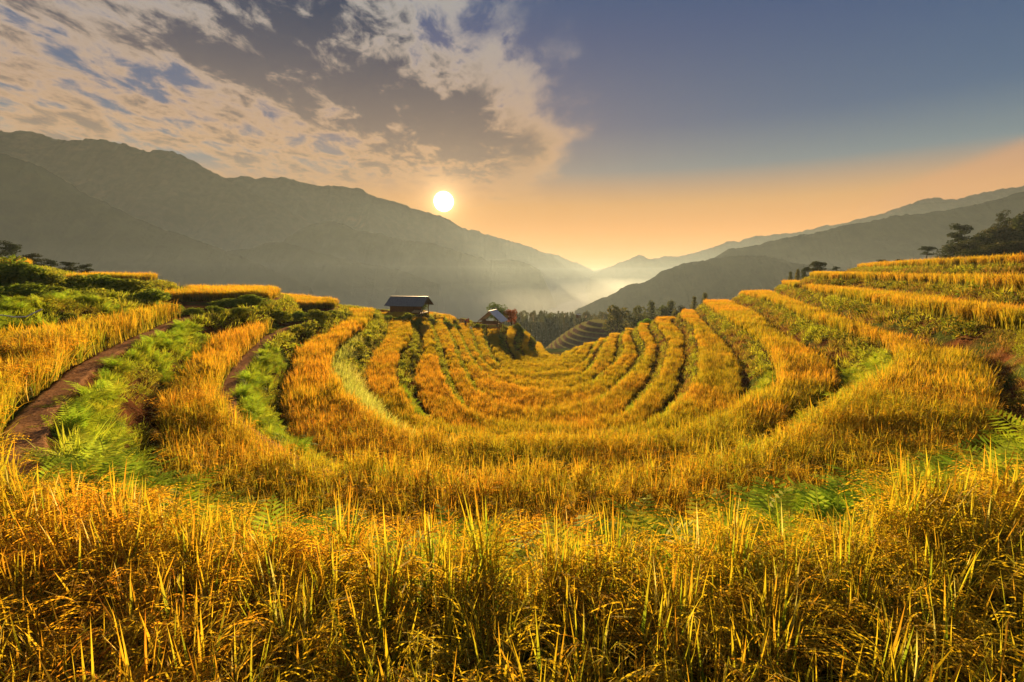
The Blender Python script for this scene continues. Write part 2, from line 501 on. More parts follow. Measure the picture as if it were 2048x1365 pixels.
def leaf_mat(name, trans=.5, gloss=.05, tint_a=(.75, 1.0, .55), tint_b=(1.15, .85, .55), amt=.7, inst=True, sat=1.0):
    """leaf colour from the mesh, varied plant by plant; thin leaves let light through"""
    m, N = new_mat(name)
    at = N.n('ShaderNodeAttribute', attribute_name='col')
    if inst:
        ti = N.n('ShaderNodeAttribute', attribute_name='tint', attribute_type='INSTANCER')
        tv = ti.outputs['Fac']
    else:
        oi = N.n('ShaderNodeObjectInfo'); tv = oi.outputs['Random']
    tc = N.mix(tv, tint_a + (1,), tint_b + (1,))
    c = N.mix(amt, at.outputs['Color'], N.mix(1.0, at.outputs['Color'], tc, 'MULTIPLY'))
    di = N.n('ShaderNodeBsdfDiffuse'); N.l(c, di.inputs[0])
    tr = N.n('ShaderNodeBsdfTranslucent'); N.l(c, tr.inputs[0])
    mx = N.n('ShaderNodeMixShader'); mx.inputs[0].default_value = trans
    N.l(di.outputs[0], mx.inputs[1]); N.l(tr.outputs[0], mx.inputs[2])
    gl = N.n('ShaderNodeBsdfGlossy'); gl.inputs['Roughness'].default_value = .6; gl.inputs[0].default_value = (1, .95, .85, 1)
    m2 = N.n('ShaderNodeMixShader'); m2.inputs[0].default_value = gloss
    N.l(mx.outputs[0], m2.inputs[1]); N.l(gl.outputs[0], m2.inputs[2])
    finish(N, m2.outputs[0])
    return m


def solid_mat(name, c1, c2, scale=6, rough=.8, bump=.4, spec=.2, stretch=None):
    m, N = new_mat(name)
    tc = N.n('ShaderNodeTexCoord')
    v = tc.outputs['Object']
    if stretch:
        mp = N.n('ShaderNodeMapping'); mp.inputs['Scale'].default_value = stretch; N.l(v, mp.inputs[0]); v = mp.outputs[0]
    n = N.noise(v, scale, 6, .6)
    col = N.mix(N.step(n, .3, .7), c1, c2)
    finish(N, principled(N, col, rough, spec, n, bump, .03))
    return m


def ground_mat():
    m, N = new_mat('terrace_soil')
    g = N.n('ShaderNodeNewGeometry'); v = g.outputs['Position']
    a = N.noise(v, .35, 5, .6); b = N.noise(v, 3.0, 6, .65); c = N.noise(v, 22, 5, .6)
    soil = N.mix(N.step(b, .3, .7), (.040, .020, .009, 1), (.120, .048, .018, 1))
    soil = N.mix(N.step(c, .35, .75), soil, (.16, .070, .028, 1))
    grass = N.mix(N.step(c, .3, .7), (.030, .045, .010, 1), (.085, .105, .022, 1))
    col = N.mix(N.step(a, .46, .60), soil, grass)
    pa = N.n('ShaderNodeAttribute', attribute_name='path')
    pcol = N.mix(N.step(c, .3, .7), (.20, .10, .045, 1), (.30, .17, .085, 1))
    col = N.mix(pa.outputs['Fac'], col, pcol)
    fa = N.n('ShaderNodeAttribute', attribute_name='far')
    f1 = N.noise(v, .02, 6, .6); f2 = N.noise(v, .15, 5, .65)
    far = N.mix(N.step(f2, .35, .7), (.018, .030, .010, 1), (.060, .075, .022, 1))
    far = N.mix(N.step(f1, .52, .62), far, (.12, .105, .04, 1))
    col = N.mix(fa.outputs['Fac'], col, far)
    finish(N, principled(N, col, 1.0, 0.0, N.math('ADD', c, N.math('MULTIPLY', b, 2.0)), .7, .05))
    return m


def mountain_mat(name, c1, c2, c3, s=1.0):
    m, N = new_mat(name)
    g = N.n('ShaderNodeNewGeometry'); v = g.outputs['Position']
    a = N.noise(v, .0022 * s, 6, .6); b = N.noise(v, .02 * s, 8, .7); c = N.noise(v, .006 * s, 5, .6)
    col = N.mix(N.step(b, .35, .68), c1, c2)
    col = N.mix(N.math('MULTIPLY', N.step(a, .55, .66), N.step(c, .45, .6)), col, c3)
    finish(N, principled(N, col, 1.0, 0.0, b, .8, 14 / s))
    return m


GM = ground_mat()
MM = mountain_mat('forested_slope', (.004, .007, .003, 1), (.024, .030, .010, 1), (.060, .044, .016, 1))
MH = mountain_mat('haze_paled_slope', (.080, .070, .038, 1), (.125, .100, .054, 1), (.18, .13, .066, 1))  # farther ridges painted paler: haze put into the slope colour
RICE = leaf_mat('rice_leaf', .64, .012, (.68, .97, .42), (1.12, .98, .70), .85)
WEED = leaf_mat('weed_leaf', .52, .012, (.92, 1.02, .5), (1.25, .97, .55), .85)
LEAF = leaf_mat('tree_leaf', .42, .015, (.8, 1, .8), (1.2, 1.0, .7), .7, inst=False)
BARK = solid_mat('bark', (.035, .024, .016, 1), (.10, .07, .045, 1), 8, .9, .6, .1, (1, 1, .25))

# ------------------------------------------------------------------ ground sheet (polar, finer near the viewpoint)
def build_ground():
    th = np.concatenate([np.linspace(-62, 62, 560), np.linspace(66, 294, 50)])
    th = np.radians(th)
    r = [.5]
    while r[-1] < 9000:
        q = .0105 if r[-1] < 110 else .03
        r.append(r[-1] * (1 + q) + .004)
    r = np.array(r)
    x = r[:, None] * np.sin(th)[None]; y = r[:, None] * np.cos(th)[None]
    near = r < 420
    z = np.full(x.shape, FLOOR); own = np.full(x.shape, 99.0); T = np.full(x.shape, 13)
    zz, tt, _, oo, _ = ground(x[near], y[near])
    z[near] = zz.reshape(x[near].shape); own[near] = oo.reshape(x[near].shape); T[near] = tt.reshape(x[near].shape)
    fx, fy = x[~near], y[~near]
    back = sstep(-.2, .3, fy / np.hypot(fx, fy))     # hillside rises behind the viewpoint
    zf = FLOOR + (fbm(fx / 160, fy / 160, 4) - .5) * 14
    zg, _, _, _, _ = ground(fx[:2], fy[:2]) if fx.size else (0, 0, 0, 0, 0)
    dd = np.hypot(fx, fy)
    # keep falling with the near slope until the valley floor
    zn = z[near][-1]
    slope = np.where(back > .5, zn[None, :] - .5 * (dd - r[near][-1]), zn[None, :] + .12 * (np.minimum(dd, 2500) - r[near][-1]))
    z[~near] = np.where(back > .5, np.maximum(slope, zf), np.maximum(slope, zf))
    path = ((own < .42) & ((T == 0) | (T == 1))).astype(float) * sstep(.46, .30, own) if False else np.where((T <= 1) & (T >= 0), 1 - sstep(.32, .52, own), 0) * (x < 3)
    far = sstep(70, 110, np.hypot(x, y)) * np.where(T == 13, 1, .6)
    P = np.stack([x, y, z], -1)
    c = np.zeros((1, len(th), 3)); c[..., 2] = z[0].mean()
    P = np.vstack([c, P])
    o = grid_mesh('ground', P, GM, True, {'path': np.vstack([np.zeros((1, len(th))), path]), 'far': np.vstack([np.zeros((1, len(th))), far])})
    tag(o, 'red-brown terraced hillside stepping down into a bowl above a deep valley', 'ground', kind='structure')


build_ground()

# ------------------------------------------------------------------ mountains: ridge lines with forested faces
RIDGE = {
 'big': [(-6200,3300,1010),(-4800,3420,1020),(-4000,3480,980),(-3522,3500,949),(-3464,3492,941),(-3369,3485,945),(-3310,3477,946),(-3221,3469,922),(-3116,3462,890),(-3042,3454,876),(-2967,3446,877),(-2892,3438,878),(-2768,3431,873),(-2696,3423,861),(-2607,3415,843),(-2537,3408,816),(-2457,3400,788),(-2359,3392,799),(-2271,3385,788),(-2186,3377,754),(-2118,3369,717),(-2018,3362,664),(-1950,3354,624),(-1887,3346,600),(-1733,3338,509),(-1542,3331,424),(-1371,3323,328),(-1156,3315,203),(-891,3308,70),(-691,3300,-64)],
 'long': [(-3242,4500,846),(-2814,4524,799),(-2647,4548,812),(-2559,4572,834),(-2489,4597,856),(-2433,4621,864),(-2378,4645,847),(-2274,4669,851),(-2168,4693,865),(-2086,4717,856),(-2004,4741,828),(-1827,4766,796),(-1692,4790,804),(-1462,4814,776),(-1328,4838,705),(-1165,4862,670),(-1001,4886,612),(-860,4910,567),(-666,4934,521),(-496,4959,426),(-323,4983,379),(-122,5007,316),(82,5031,273),(288,5055,198),(445,5079,164),(656,5103,82),(818,5128,26),(929,5152,-47),(1068,5176,-110),(1264,5200,-233)],
 'spur': [(-2310,1314,495),(-1831,1320,434),(-1587,1323,380),(-1443,1326,331),(-1346,1329,303),(-1330,1332,300),(-1308,1335,292),(-1279,1338,284),(-1238,1341,265),(-1198,1344,240),(-1158,1348,208),(-1115,1351,189),(-1067,1354,163),(-1018,1357,136),(-954,1360,110),(-889,1363,90),(-838,1366,70),(-759,1369,40),(-652,1372,-6),(-571,1375,-47)],
 'middle': [(-1246,2232,-43),(-1103,2241,92),(-963,2249,189),(-898,2257,212),(-855,2266,222),(-789,2274,216),(-720,2283,185),(-612,2291,170),(-510,2300,141),(-361,2308,125),(-198,2317,72),(-104,2325,49),(-33,2334,50),(31,2342,48),(135,2351,2),(180,2360,-90),(235,2366,-215)],
 'knoll': [(-1148,1612,-31),(-1065,1618,18),(-982,1624,56),(-869,1631,72),(-804,1637,91),(-765,1643,95),(-727,1649,84),(-663,1655,63),(-549,1662,35),(-382,1668,2),(-248,1674,-50)],
 'east': [(366,1200,-60),(413,1197,-23),(458,1194,13),(499,1191,36),(523,1188,52),(585,1185,58),(625,1182,71),(674,1179,82),(724,1176,89),(793,1173,107),(847,1170,115),(895,1167,127),(970,1164,133),(1043,1161,143),(1114,1158,160),(1151,1155,172),(1180,1152,179),(1256,1149,194),(1343,1146,206),(1561,1143,237),(1888,1140,269),(2520,1128,312)],
 'east_low': [(117,899,-74),(148,890,-59),(186,881,-40),(211,872,-24),(227,864,-22),(241,855,-17),(257,846,-2),(287,837,10),(329,828,17),(379,819,25),(418,810,23),(471,802,11),(532,793,1),(607,784,-6),(697,775,-15),(930,744,-25),(1364,713,-25)],
 'east_back': [(624,3900,-44),(728,3888,12),(847,3877,55),(949,3865,105),(993,3854,120),(1022,3842,112),(1074,3831,89),(1226,3819,108),(1342,3808,115),(1501,3796,164),(1647,3785,217),(1726,3773,220),(1852,3762,256),(1978,3750,267),(2186,3738,292),(2342,3727,328),(2498,3715,345),(2583,3704,380),(2638,3692,383),(2822,3681,421),(2950,3669,477),(3038,3658,490),(3189,3646,496),(3483,3635,508),(3716,3623,521),(4245,3612,575),(5272,3600,746)],
 'far': [(-122,4940,-35),(386,4958,-20),(896,4976,5),(1408,4994,65),(1918,5012,182),(2430,5030,283),(3043,5049,399),(3456,5067,486),(3767,5084,572),(3978,5103,639),(4140,5121,692),(4279,5139,729),(4359,5157,746),(4438,5176,744),(4534,5193,727),(4679,5211,739),(4897,5230,797),(5169,5248,850),(5382,5266,879),(5819,5284,920),(6449,5302,942)],
}
MLAB = {
 'big': 'tall forested mountain filling the left, highest ridge of the view',
 'long': 'long hazy mountain ridge sloping down under the setting sun',
 'spur': 'nearer dark spur slanting down at the left edge below the tallest ridge',
 'middle': 'rounded wooded shoulder rising from the mist below the sun',
 'knoll': 'small dark knoll low at the foot of the left mountains',
 'east': 'dark forested mountainside climbing to the right edge',
 'east_low': 'low wooded hill sloping left into the misty valley on the right',
 'east_back': 'grey ridge with a small pointed peak beside the gap in the valley',
 'far': 'palest farthest ridge showing above the right mountainside',
}


def build_mountain(key):
    R0 = np.array(RIDGE[key], float)
    s = np.concatenate([[0], np.cumsum(np.hypot(*(np.diff(R0[:, :2], axis=0).T)))])
    depth = R0[:, 1].mean()
    n = int(min(900, max(120, s[-1] / (depth * .0022))))
    u = np.linspace(0, s[-1], n)
    x = np.interp(u, s, R0[:, 0]); y = np.interp(u, s, R0[:, 1]); z = np.interp(u, s, R0[:, 2])
    seed = sum(map(ord, key)) % 97
    z = z + (fbm(u / (depth * .010) + seed, u * 0 + seed, 4, 2.3, .62) - .5) * depth * .0075     # tree tops along the crest
    rows = []
    M = 64
    H = np.maximum(z - FLOOR, 5)
    run = H * 1.9 + depth * .05             # horizontal reach of the slope towards the valley
    for j in range(-14, M):
        if j < 0:
            t = j / 14.0                     # back slope
            yy = y - t * run * .7; zz = z + t * (H + 60)
            xx = x - t * 0
        else:
            t = j / (M - 1)
            prof = 1 - (t ** .92) * (1 - .25 * (1 - t) * t)
            yy = y - run * t
            xx = x * (1 - .0 * t)
            zz = FLOOR - 40 + (z - FLOOR + 40) * prof
            k = depth * .005
            g = np.abs(fbm(xx / (depth * .15) + seed * 3.1 + yy / (depth * .5), yy / (depth * .6) + seed, 4, 2.1, .42) - .5) * 2     # gullies run downhill
            f = fbm(xx / (depth * .02) + seed, yy / (depth * .02), 5, 2.2, .6) - .5
            zz = zz + (-(g - .07) * depth * .16 + f * k) * min(1, t * 5) * (1 - t * .6)
        rows.append(np.stack([xx, yy, zz], -1))
    o = grid_mesh('mountain' if key not in ('knoll', 'east_low') else 'hill', np.array(rows), MH if key in ('big', 'long', 'east_back', 'far') else MM)
    tag(o, MLAB[key], 'mountain' if key not in ('knoll', 'east_low') else 'hill', kind='structure')


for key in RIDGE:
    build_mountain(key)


# river on the valley floor
def build_river():
    m, N = new_mat('river_water')
    g = N.n('ShaderNodeNewGeometry')
    n = N.noise(g.outputs['Position'], .05, 4)
    finish(N, principled(N, N.mix(N.step(n, .4, .65), (.55, .54, .50, 1), (.75, .72, .66, 1)), .22, 1.0, n, .01, .1))
    pts = [(60, 1600, 70), (130, 1900, 90), (190, 2100, 110), (285, 2450, 130), (380, 2780, 130), (440, 3050, 100), (520, 3600, 60), (700, 4600, 70)]
    C = catmull([p[:2] for p in pts], 60); w = np.interp(C[:, 1], [p[1] for p in pts], [p[2] for p in pts])
    rows = []
    for s in (-1, 1):
        rows.append(np.stack([C[:, 0] + s * w / 2 + s * (fbm(C[:, 1] / 60 + s * 5, C[:, 1] * 0, 3) - .5) * 16, C[:, 1], np.full(len(C), FLOOR + 9.0)], -1))
    o = grid_mesh('river', np.array(rows), m)
    tag(o, 'pale shining river winding along the misty valley floor', 'river', kind='structure')


build_river()

# ------------------------------------------------------------------ haze
def build_haze():
    b = MB()
    b.box((0, 0, 0), (1, 1, 1))
    b.v = [((-9200 if p[0] < 0 else 9200), (-9200 if p[1] < 0 else 9200), (-232 if p[2] < 0 else 1080)) for p in b.v]
    m, N = new_mat('haze_air')
    pv = N.n('ShaderNodeVolumePrincipled')
    pv.inputs['Color'].default_value = (.55, .76, 1.0, 1)
    pv.inputs['Density'].default_value = HAZE
    pv.inputs['Anisotropy'].default_value = -.40
    o = N.n('ShaderNodeOutputMaterial'); N.l(pv.outputs[0], o.inputs['Volume'])
    h = b.build('haze', m)
    tag(h, 'thin warm haze filling the whole valley air', 'haze', kind='stuff')


HAZE = 1.2e-5
build_haze()


def build_mist():
    # thin sheets of mist over one another, the lowest the thickest
    m0 = None
    for i, (zt, dn) in enumerate(((330, 1.6e-5), (200, 2.2e-5), (112, 3.0e-5), (52, 3.8e-5), (16, 5.5e-5), (-55, 2.0e-4), (-80, 1.6e-4), (-105, .9e-4), (-135, .6e-4))):
        x0, x1, y0, y1 = -6400 + i * 60, 6400 - i * 60, -400 + i * 20, 5400 - i * 60
        if zt < 0: x0, x1, y0, y1 = -3300, 2700, 800 + i * 15, 5000 - i * 40
        b = MB()
        b.box((0, 0, 0), (1, 1, 1))
        b.v = [((x0 if p[0] < 0 else x1), (y0 if p[1] < 0 else y1), (-226 if p[2] < 0 else zt)) for p in b.v]
        m, N = new_mat('mist_air')
        pv = N.n('ShaderNodeVolumePrincipled')
        pv.inputs['Color'].default_value = (.68, .88, .97, 1) if zt > 0 else (.86, .94, .92, 1)
        pv.inputs['Density'].default_value = dn
        pv.inputs['Anisotropy'].default_value = .20 if zt > 0 else .35
        o = N.n('ShaderNodeOutputMaterial'); N.l(pv.outputs[0], o.inputs['Volume'])
        tag(b.build('mist', m), 'thin pale mist hanging in the valley below the mountains', 'mist', 'sheets of valley mist', 'stuff')


build_mist()


# ------------------------------------------------------------------ scattering of uncountable plants (rice, weeds)
def scatter(name, pts, rots, scl, idx, tint, variants, label, cat, group=None):
    me = bpy.data.meshes.new(name)
    me.vertices.add(len(pts))
    me.vertices.foreach_set('co', np.asarray(pts, np.float32).ravel())
    a = me.attributes.new('rot', 'FLOAT_VECTOR', 'POINT'); a.data.foreach_set('vector', np.asarray(rots, np.float32).ravel())
    a = me.attributes.new('scl', 'FLOAT', 'POINT'); a.data.foreach_set('value', np.asarray(scl, np.float32))
    a = me.attributes.new('idx', 'INT', 'POINT'); a.data.foreach_set('value', np.asarray(idx, np.int32))
    a = me.attributes.new('tint', 'FLOAT', 'POINT'); a.data.foreach_set('value', np.asarray(tint, np.float32))
    me.update()
    o = bpy.data.objects.new(name, me)
    COL.objects.link(o)
    ng = bpy.data.node_groups.get('scatter_' + variants.name)
    if ng is None:
        ng = bpy.data.node_groups.new('scatter_' + variants.name, 'GeometryNodeTree')
        ng.interface.new_socket('Geometry', in_out='INPUT', socket_type='NodeSocketGeometry')
        ng.interface.new_socket('Geometry', in_out='OUTPUT', socket_type='NodeSocketGeometry')
        gi = ng.nodes.new('NodeGroupInput'); go = ng.nodes.new('NodeGroupOutput')
        ip = ng.nodes.new('GeometryNodeInstanceOnPoints')
        ci = ng.nodes.new('GeometryNodeCollectionInfo')
        ci.inputs['Collection'].default_value = variants
        ci.inputs['Separate Children'].default_value = True
        ci.inputs['Reset Children'].default_value = True
        ip.inputs['Pick Instance'].default_value = True

        def attr(nm, dt):
            nd = ng.nodes.new('GeometryNodeInputNamedAttribute'); nd.data_type = dt
            nd.inputs['Name'].default_value = nm
            return nd.outputs['Attribute']
        e2r = ng.nodes.new('FunctionNodeEulerToRotation')
        ng.links.new(attr('rot', 'FLOAT_VECTOR'), e2r.inputs[0])
        ng.links.new(e2r.outputs[0], ip.inputs['Rotation'])
        ng.links.new(attr('scl', 'FLOAT'), ip.inputs['Scale'])
        ng.links.new(attr('idx', 'INT'), ip.inputs['Instance Index'])
        ng.links.new(gi.outputs[0], ip.inputs['Points'])
        ng.links.new(ci.outputs[0], ip.inputs['Instance'])
        ng.links.new(ip.outputs[0], go.inputs[0])
    md = o.modifiers.new('scatter', 'NODES'); md.node_group = ng
    tag(o, label, cat, group, 'stuff')
    return o


def variant_collection(name, meshes):
    c = bpy.data.collections.new(name)
    for i, me in enumerate(meshes):
        o = bpy.data.objects.new('%s_%02d' % (name, i), me)
        c.objects.link(o)
    return c


U = random.uniform


def mixc(a, b, t):
    return tuple(a[i] + (b[i] - a[i]) * t for i in range(3))


def ribbon(mb, base, az, lean, L, W, segs, droop, cols, twist=0.0, roll=None):
    """a long leaf: starts leaning out by `lean`, bends over by `droop` along its length; tapers to a tip"""
    p = Vector(base)
    ang = lean
    d = Vector((math.cos(az), math.sin(az), 0))
    side0 = Vector((-math.sin(az), math.cos(az), 0))
    tw = U(-1, 1) * twist if roll is None else roll
    vs, cs = [], []
    st = L / segs
    for i in range(segs + 1):
        t = i / segs
        fwd = d * math.sin(ang) + Vector((0, 0, math.cos(ang)))
        nrm = d * math.cos(ang) - Vector((0, 0, math.sin(ang)))
        side = side0 * math.cos(tw) + nrm * math.sin(tw)
        w = W * (.45 + 1.1 * t if t < .35 else .835 * (1 - ((t - .35) / .65) ** 1.7) + .02) * .6
        c = mixc(cols[0], cols[1], min(1, t * 1.6)) if t < .62 else mixc(cols[1], cols[2], (t - .62) / .38)
        if i == segs:
            vs.append(p.copy()); cs.append(c)
        else:
            vs += [p - side * w, p + side * w]; cs += [c, c]
        p = p + fwd * st
        ang += droop / segs * (.4 + 1.2 * t)
        tw += U(-.3, .3) * twist
    fs = [(2 * i, 2 * i + 1, 2 * i + 3, 2 * i + 2) for i in range(segs - 1)] + [(2 * segs - 2, 2 * segs - 1, 2 * segs)]
    mb.add(vs, fs, cs)


GREEN = [(.20, .27, .028), (.28, .33, .032), (.36, .34, .034)]
GOLD = [(.66, .36, .025), (.74, .43, .035), (.60, .31, .02), (.70, .35, .02)]
ORNG = [(.64, .25, .02), (.54, .19, .02), (.68, .29, .03)]
STRAW = [(.62, .44, .18), (.50, .33, .13)]


def panicle(mb, base, az, L, bend, ngrain, gs, col, segs=6, sw=.0022):
    """a stalk that arches over with a hanging spray of grains"""
    p = Vector(base); ang = U(.02, .16)
    d = Vector((math.cos(az), math.sin(az), 0)); side = Vector((-math.sin(az), math.cos(az), 0))
    pts = [p.copy()]; dirs = []
    for i in range(segs):
        t = i / segs
        fwd = d * math.sin(ang) + Vector((0, 0, math.cos(ang)))
        p = p + fwd * (L / segs)
        pts.append(p.copy()); dirs.append(fwd)
        ang += bend * (.02 + 2.6 * t ** 2.4) / segs * 1.6
    dirs.append(dirs[-1])
    stc = mixc((.34, .32, .05), col, .4)
    vs = []
    for i, q in enumerate(pts):
        vs += [q - side * sw, q + side * sw]
    mb.add(vs, [(2 * i, 2 * i + 1, 2 * i + 3, 2 * i + 2) for i in range(segs)], stc)
    nst = max(3, ngrain // 6)
    per = max(2, int(round(ngrain / nst)))
    for k in range(nst):
        t0 = .50 + .46 * k / nst
        f = t0 * segs; i = min(int(f), segs - 1)
        q = pts[i].lerp(pts[i + 1], f - i)
        dr = (dirs[i] + side * U(-.55, .55) + Vector((0, 0, -.30 * t0))).normalized()
        ln = L * U(.13, .20)
        for j in range(per):
            u = (j + .4) / per
            c0 = q + dr * (ln * u) + Vector((0, 0, -.45 * ln * u * u))
            ax = (dr + Vector((0, 0, -.9 * u))).normalized()
            s2 = ax.cross(Vector((U(-1, 1), U(-1, 1), U(-1, 1)))).normalized()
            l = max(gs, ln / per * 1.05) * U(.9, 1.15); wd = gs * .21
            c = mixc(col, random.choice(GOLD), U(0, .8))
            mb.add([c0 - ax * l * .5, c0 + s2 * wd, c0 + ax * l * .5, c0 - s2 * wd], [(0, 1, 2, 3)], c)


def rice_hill(nl, npan, lsegs, ngrain, gs, spread=.05, H=.74, lw=.012, psegs=6, sw=.0022):
    mb = MB()
    for i in range(nl):
        a = U(0, 2 * math.pi)
        r = spread * math.sqrt(random.random())
        kind = random.random()
        if kind < (.40 if ngrain > 40 else .30):
            c1 = random.choice(GREEN); cols = ((.09, .13, .014), mixc(c1, (.12, .19, .016), .4), mixc(c1, random.choice(GOLD), U(.3, 1)))
        elif kind < .72:
            c1 = random.choice(GOLD); cols = ((.10, .12, .014), mixc(random.choice(GREEN), c1, .40), c1)
        elif kind < .92:
            c1 = random.choice(ORNG); cols = ((.11, .09, .016), mixc(random.choice(GREEN), c1, .6), c1)
        else:
            c1 = random.choice(STRAW); cols = (c1, c1, c1)
        up = random.random() < .55
        ribbon(mb, (r * math.cos(a), r * math.sin(a), U(0, .10)), a + U(-.8, .8), U(.02, .22) if up else U(.15, .45), H * (U(.80, 1.12) if up else U(.6, .95)), lw * U(.75, 1.25), lsegs,
               U(.05, .5) if up else U(.7, 2.1), cols, .5)
    for i in range(npan):
        a = U(0, 2 * math.pi); r = spread * random.random()
        c = random.choice(GOLD) if random.random() < .55 else random.choice(ORNG)
        panicle(mb, (r * math.cos(a), r * math.sin(a), 0), a + U(-.6, .6), H * U(1.0, 1.2), U(1.9, 3.4), ngrain, gs, c, psegs, sw)
    return mb.mesh('rice_hill', RICE)


def rice_patch(size, nl, npan, H=.72, lw=.030):
    """a square of standing crop for the distance"""
    mb = MB()
    for i in range(nl):
        x, y = U(-size / 2, size / 2), U(-size / 2, size / 2)
        k = random.random()
        c1 = random.choice(GREEN) if k < .18 else random.choice(GOLD) if k < .72 else random.choice(ORNG)
        c2 = mixc(c1, random.choice(GOLD), .6)
        ribbon(mb, (x, y, U(0, .2)), U(0, 6.28), U(.02, .35), H * U(.80, 1.08), lw * U(.7, 1.3), 3, U(.1, 1.1), ((.07, .075, .012), mixc(c1, (.16, .15, .02), .5), c2), .5)
    for i in range(npan):
        x, y = U(-size / 2, size / 2), U(-size / 2, size / 2)
        c = random.choice(GOLD) if random.random() < .6 else random.choice(ORNG)
        panicle(mb, (x, y, 0), U(0, 6.28), H * U(1.0, 1.14), U(1.6, 2.6), 9, lw, c, 5, .004)
    return mb.mesh('rice_patch', RICE)


meshes = [rice_hill(32, 13, 6, 84, .0135, H=.66, lw=.016) for i in range(8)]               # 0-7 close
meshes += [rice_hill(16, 12, 4, 22, .019, .06, .62, .0155, 5, .003) for i in range(6)]      # 8-13 middle
meshes += [rice_patch(.30, 22, 13, .60, .018) for i in range(5)]                      # 14-18 farther
meshes += [rice_patch(.42, 34, 18, .58, .026) for i in range(5)]                      # 19-23 distance
RICE_V = variant_collection('rice_variant', meshes)

YEND = {0: 20.3, 1: 26.2, 2: 50.5, 3: 60, 4: 63.2, 5: 67.8, 6: 70.5, 7: 73.5, 8: 74, 9: 76, 10: 84, 11: 82, 12: 80}
RICE_LABEL = {
 -2: 'golden rice on the topmost terraces at both edges of the view',
 -1: 'golden rice on the second terrace from the top, wrapping the upper slopes',
 0: 'ripe rice of the nearest field, long leaves and drooping ears filling the foreground',
 1: 'golden rice of the first terrace below the foreground field',
 2: 'golden rice of the second terrace below the foreground field',
 3: 'golden rice of the third terrace down, leading to the dark-roofed hut',
 4: 'golden rice of the fourth terrace down from the foreground',
 5: 'golden rice of the fifth terrace down from the foreground',
 6: 'narrow ribbon of rice on the sixth terrace down',
 7: 'narrow ribbon of rice on the seventh terrace down, ending by the bent person',
 8: 'ribbon of rice on the eighth terrace down, ending beside the pale-roofed hut',
 9: 'ribbon of rice directly in front of the pale-roofed hut',
 10: 'yellow-green rice strip curving right of the pale-roofed hut',
 11: 'short rice strip third from the bottom of the bowl',
 12: 'short rice strip next to the bottom of the bowl',
 13: 'lowest rice at the crest where the bowl drops to the valley',
}


def rice_points():
    out = []
    for lo, hi, sp in ((.40, 5.2, .178), (5.2, 15, .19), (15, 33, .25), (33, 96, .36)):
        n = int(hi * 2 / sp) + 2
        gx, gy = np.meshgrid((np.arange(n) - n / 2) * sp, (np.arange(int((hi + 3) / sp)) * sp) - 3)
        gx = gx.ravel() + rng.uniform(-.42, .42, gx.size) * sp; gy = gy.ravel() + rng.uniform(-.42, .42, gx.size) * sp
        r = np.hypot(gx, gy); az = np.degrees(np.arctan2(gx, gy))
        k = (r >= lo) & (r < hi) & (np.abs(az) < (60 if lo > 5 else 75))
        gx, gy = gx[k], gy[k]
        z, T, past, own, bt = ground(gx, gy)
        keep = (past > np.where(T >= 3, .28, np.where(hi > 30, .2, .12))) & (T >= -2) & (T <= 13)
        edge = np.where((T == 0) & (gx < -1.5) & (gy > 3.2), .46, np.where((T == 0) & (gy < 6), .19, np.where((T == 1) & (gx < -2.6) & (gy < 26), .46, np.where(hi > 30, .24, .14))))
        keep &= own > edge
        for t, ye in YEND.items():
            m = (T == t) & (gx < 6 - (0 if t < 10 else 6)) & (gy > ye)
            if t == 0: m &= ~((gy > 33) & (gx < -16.8) & (gx > -30) & (gy < 46))
            if t == 1: m = (T == 1) & (gx < 0) & (gy > ye) & ~((gy > 43) & (gy < 60) & (gx < -14.5))
            if t in (4, 5, 6): m &= ~((gy > 70) & (gy < 84) & (gx > -16))
            keep &= ~m
        keep &= ~((T == -1) & (gx < 0) & ((gy < 35.5) | (gy > 44)))
        keep &= ~((T == -2) & (gx < 0) & ((gy < 42) | (gy > 52)))
        keep &= ~((T == -2) & (gx > 0) & (own > 10))
        keep &= ~((gx > 0) & (gy > 84)) & ~((T == 13) & ((gy > 62) | (gx > 14) | (gx < 4.5)))
        keep &= ~((T == 13) & (past > 2.5))
        out.append((lo, gx[keep], gy[keep], z[keep], T[keep], own[keep]))
    return out


def build_rice():
    P = rice_points()
    allp = {}
    for lod, (lo, x, y, z, T, own) in enumerate(P):
        n = len(x)
        base, cnt = ((0, 8), (8, 6), (14, 5), (19, 5))[lod]
        idx = base + rng.integers(0, cnt, n)
        t = fbm(x / 2.6 + 31, y / 2.6, 3); t2 = fbm(x / 11 + 7, y / 11 + 3, 2)
        tint = np.clip((t - .5) * 1.7 + (t2 - .5) * 1.3 + .55 + rng.normal(0, .17, n) - .06 * (lod == 0) - .14 * (T == 0) * sstep(2.6, .8, y), 0, 1)
        tint = np.where(T >= 9, tint * .55, tint)
        lean = fbm(x / 1.1, y / 1.1 + 40, 2)
        rot = np.stack([rng.normal(0, .07, n) + (lean - .5) * .26, rng.normal(0, .07, n) + (fbm(x / 1.3 + 9, y / 1.3, 2) - .5) * .26, rng.uniform(0, 6.283, n)], -1)
        # Euler XYZ turns about Z last, so spread the lean over all directions
        scl = (.84 + .24 * fbm(x / 1.7, y / 1.7, 2)) * rng.uniform(.88, 1.1, n) * np.where(T >= 3, .86, 1.0) * np.where((T < 3) & (y > 9), 1.18, 1.0)
        for k in np.unique(T):
            m = T == k
            allp.setdefault(int(k), []).append((np.stack([x, y, z], -1)[m], rot[m], scl[m], idx[m], tint[m]))
    for k in sorted(allp):
        q = [np.concatenate([a[i] for a in allp[k]]) for i in range(5)]
        scatter('rice_plants', *q, RICE_V, RICE_LABEL[k], 'rice field', 'ripe rice fields on the terraces')


build_rice()


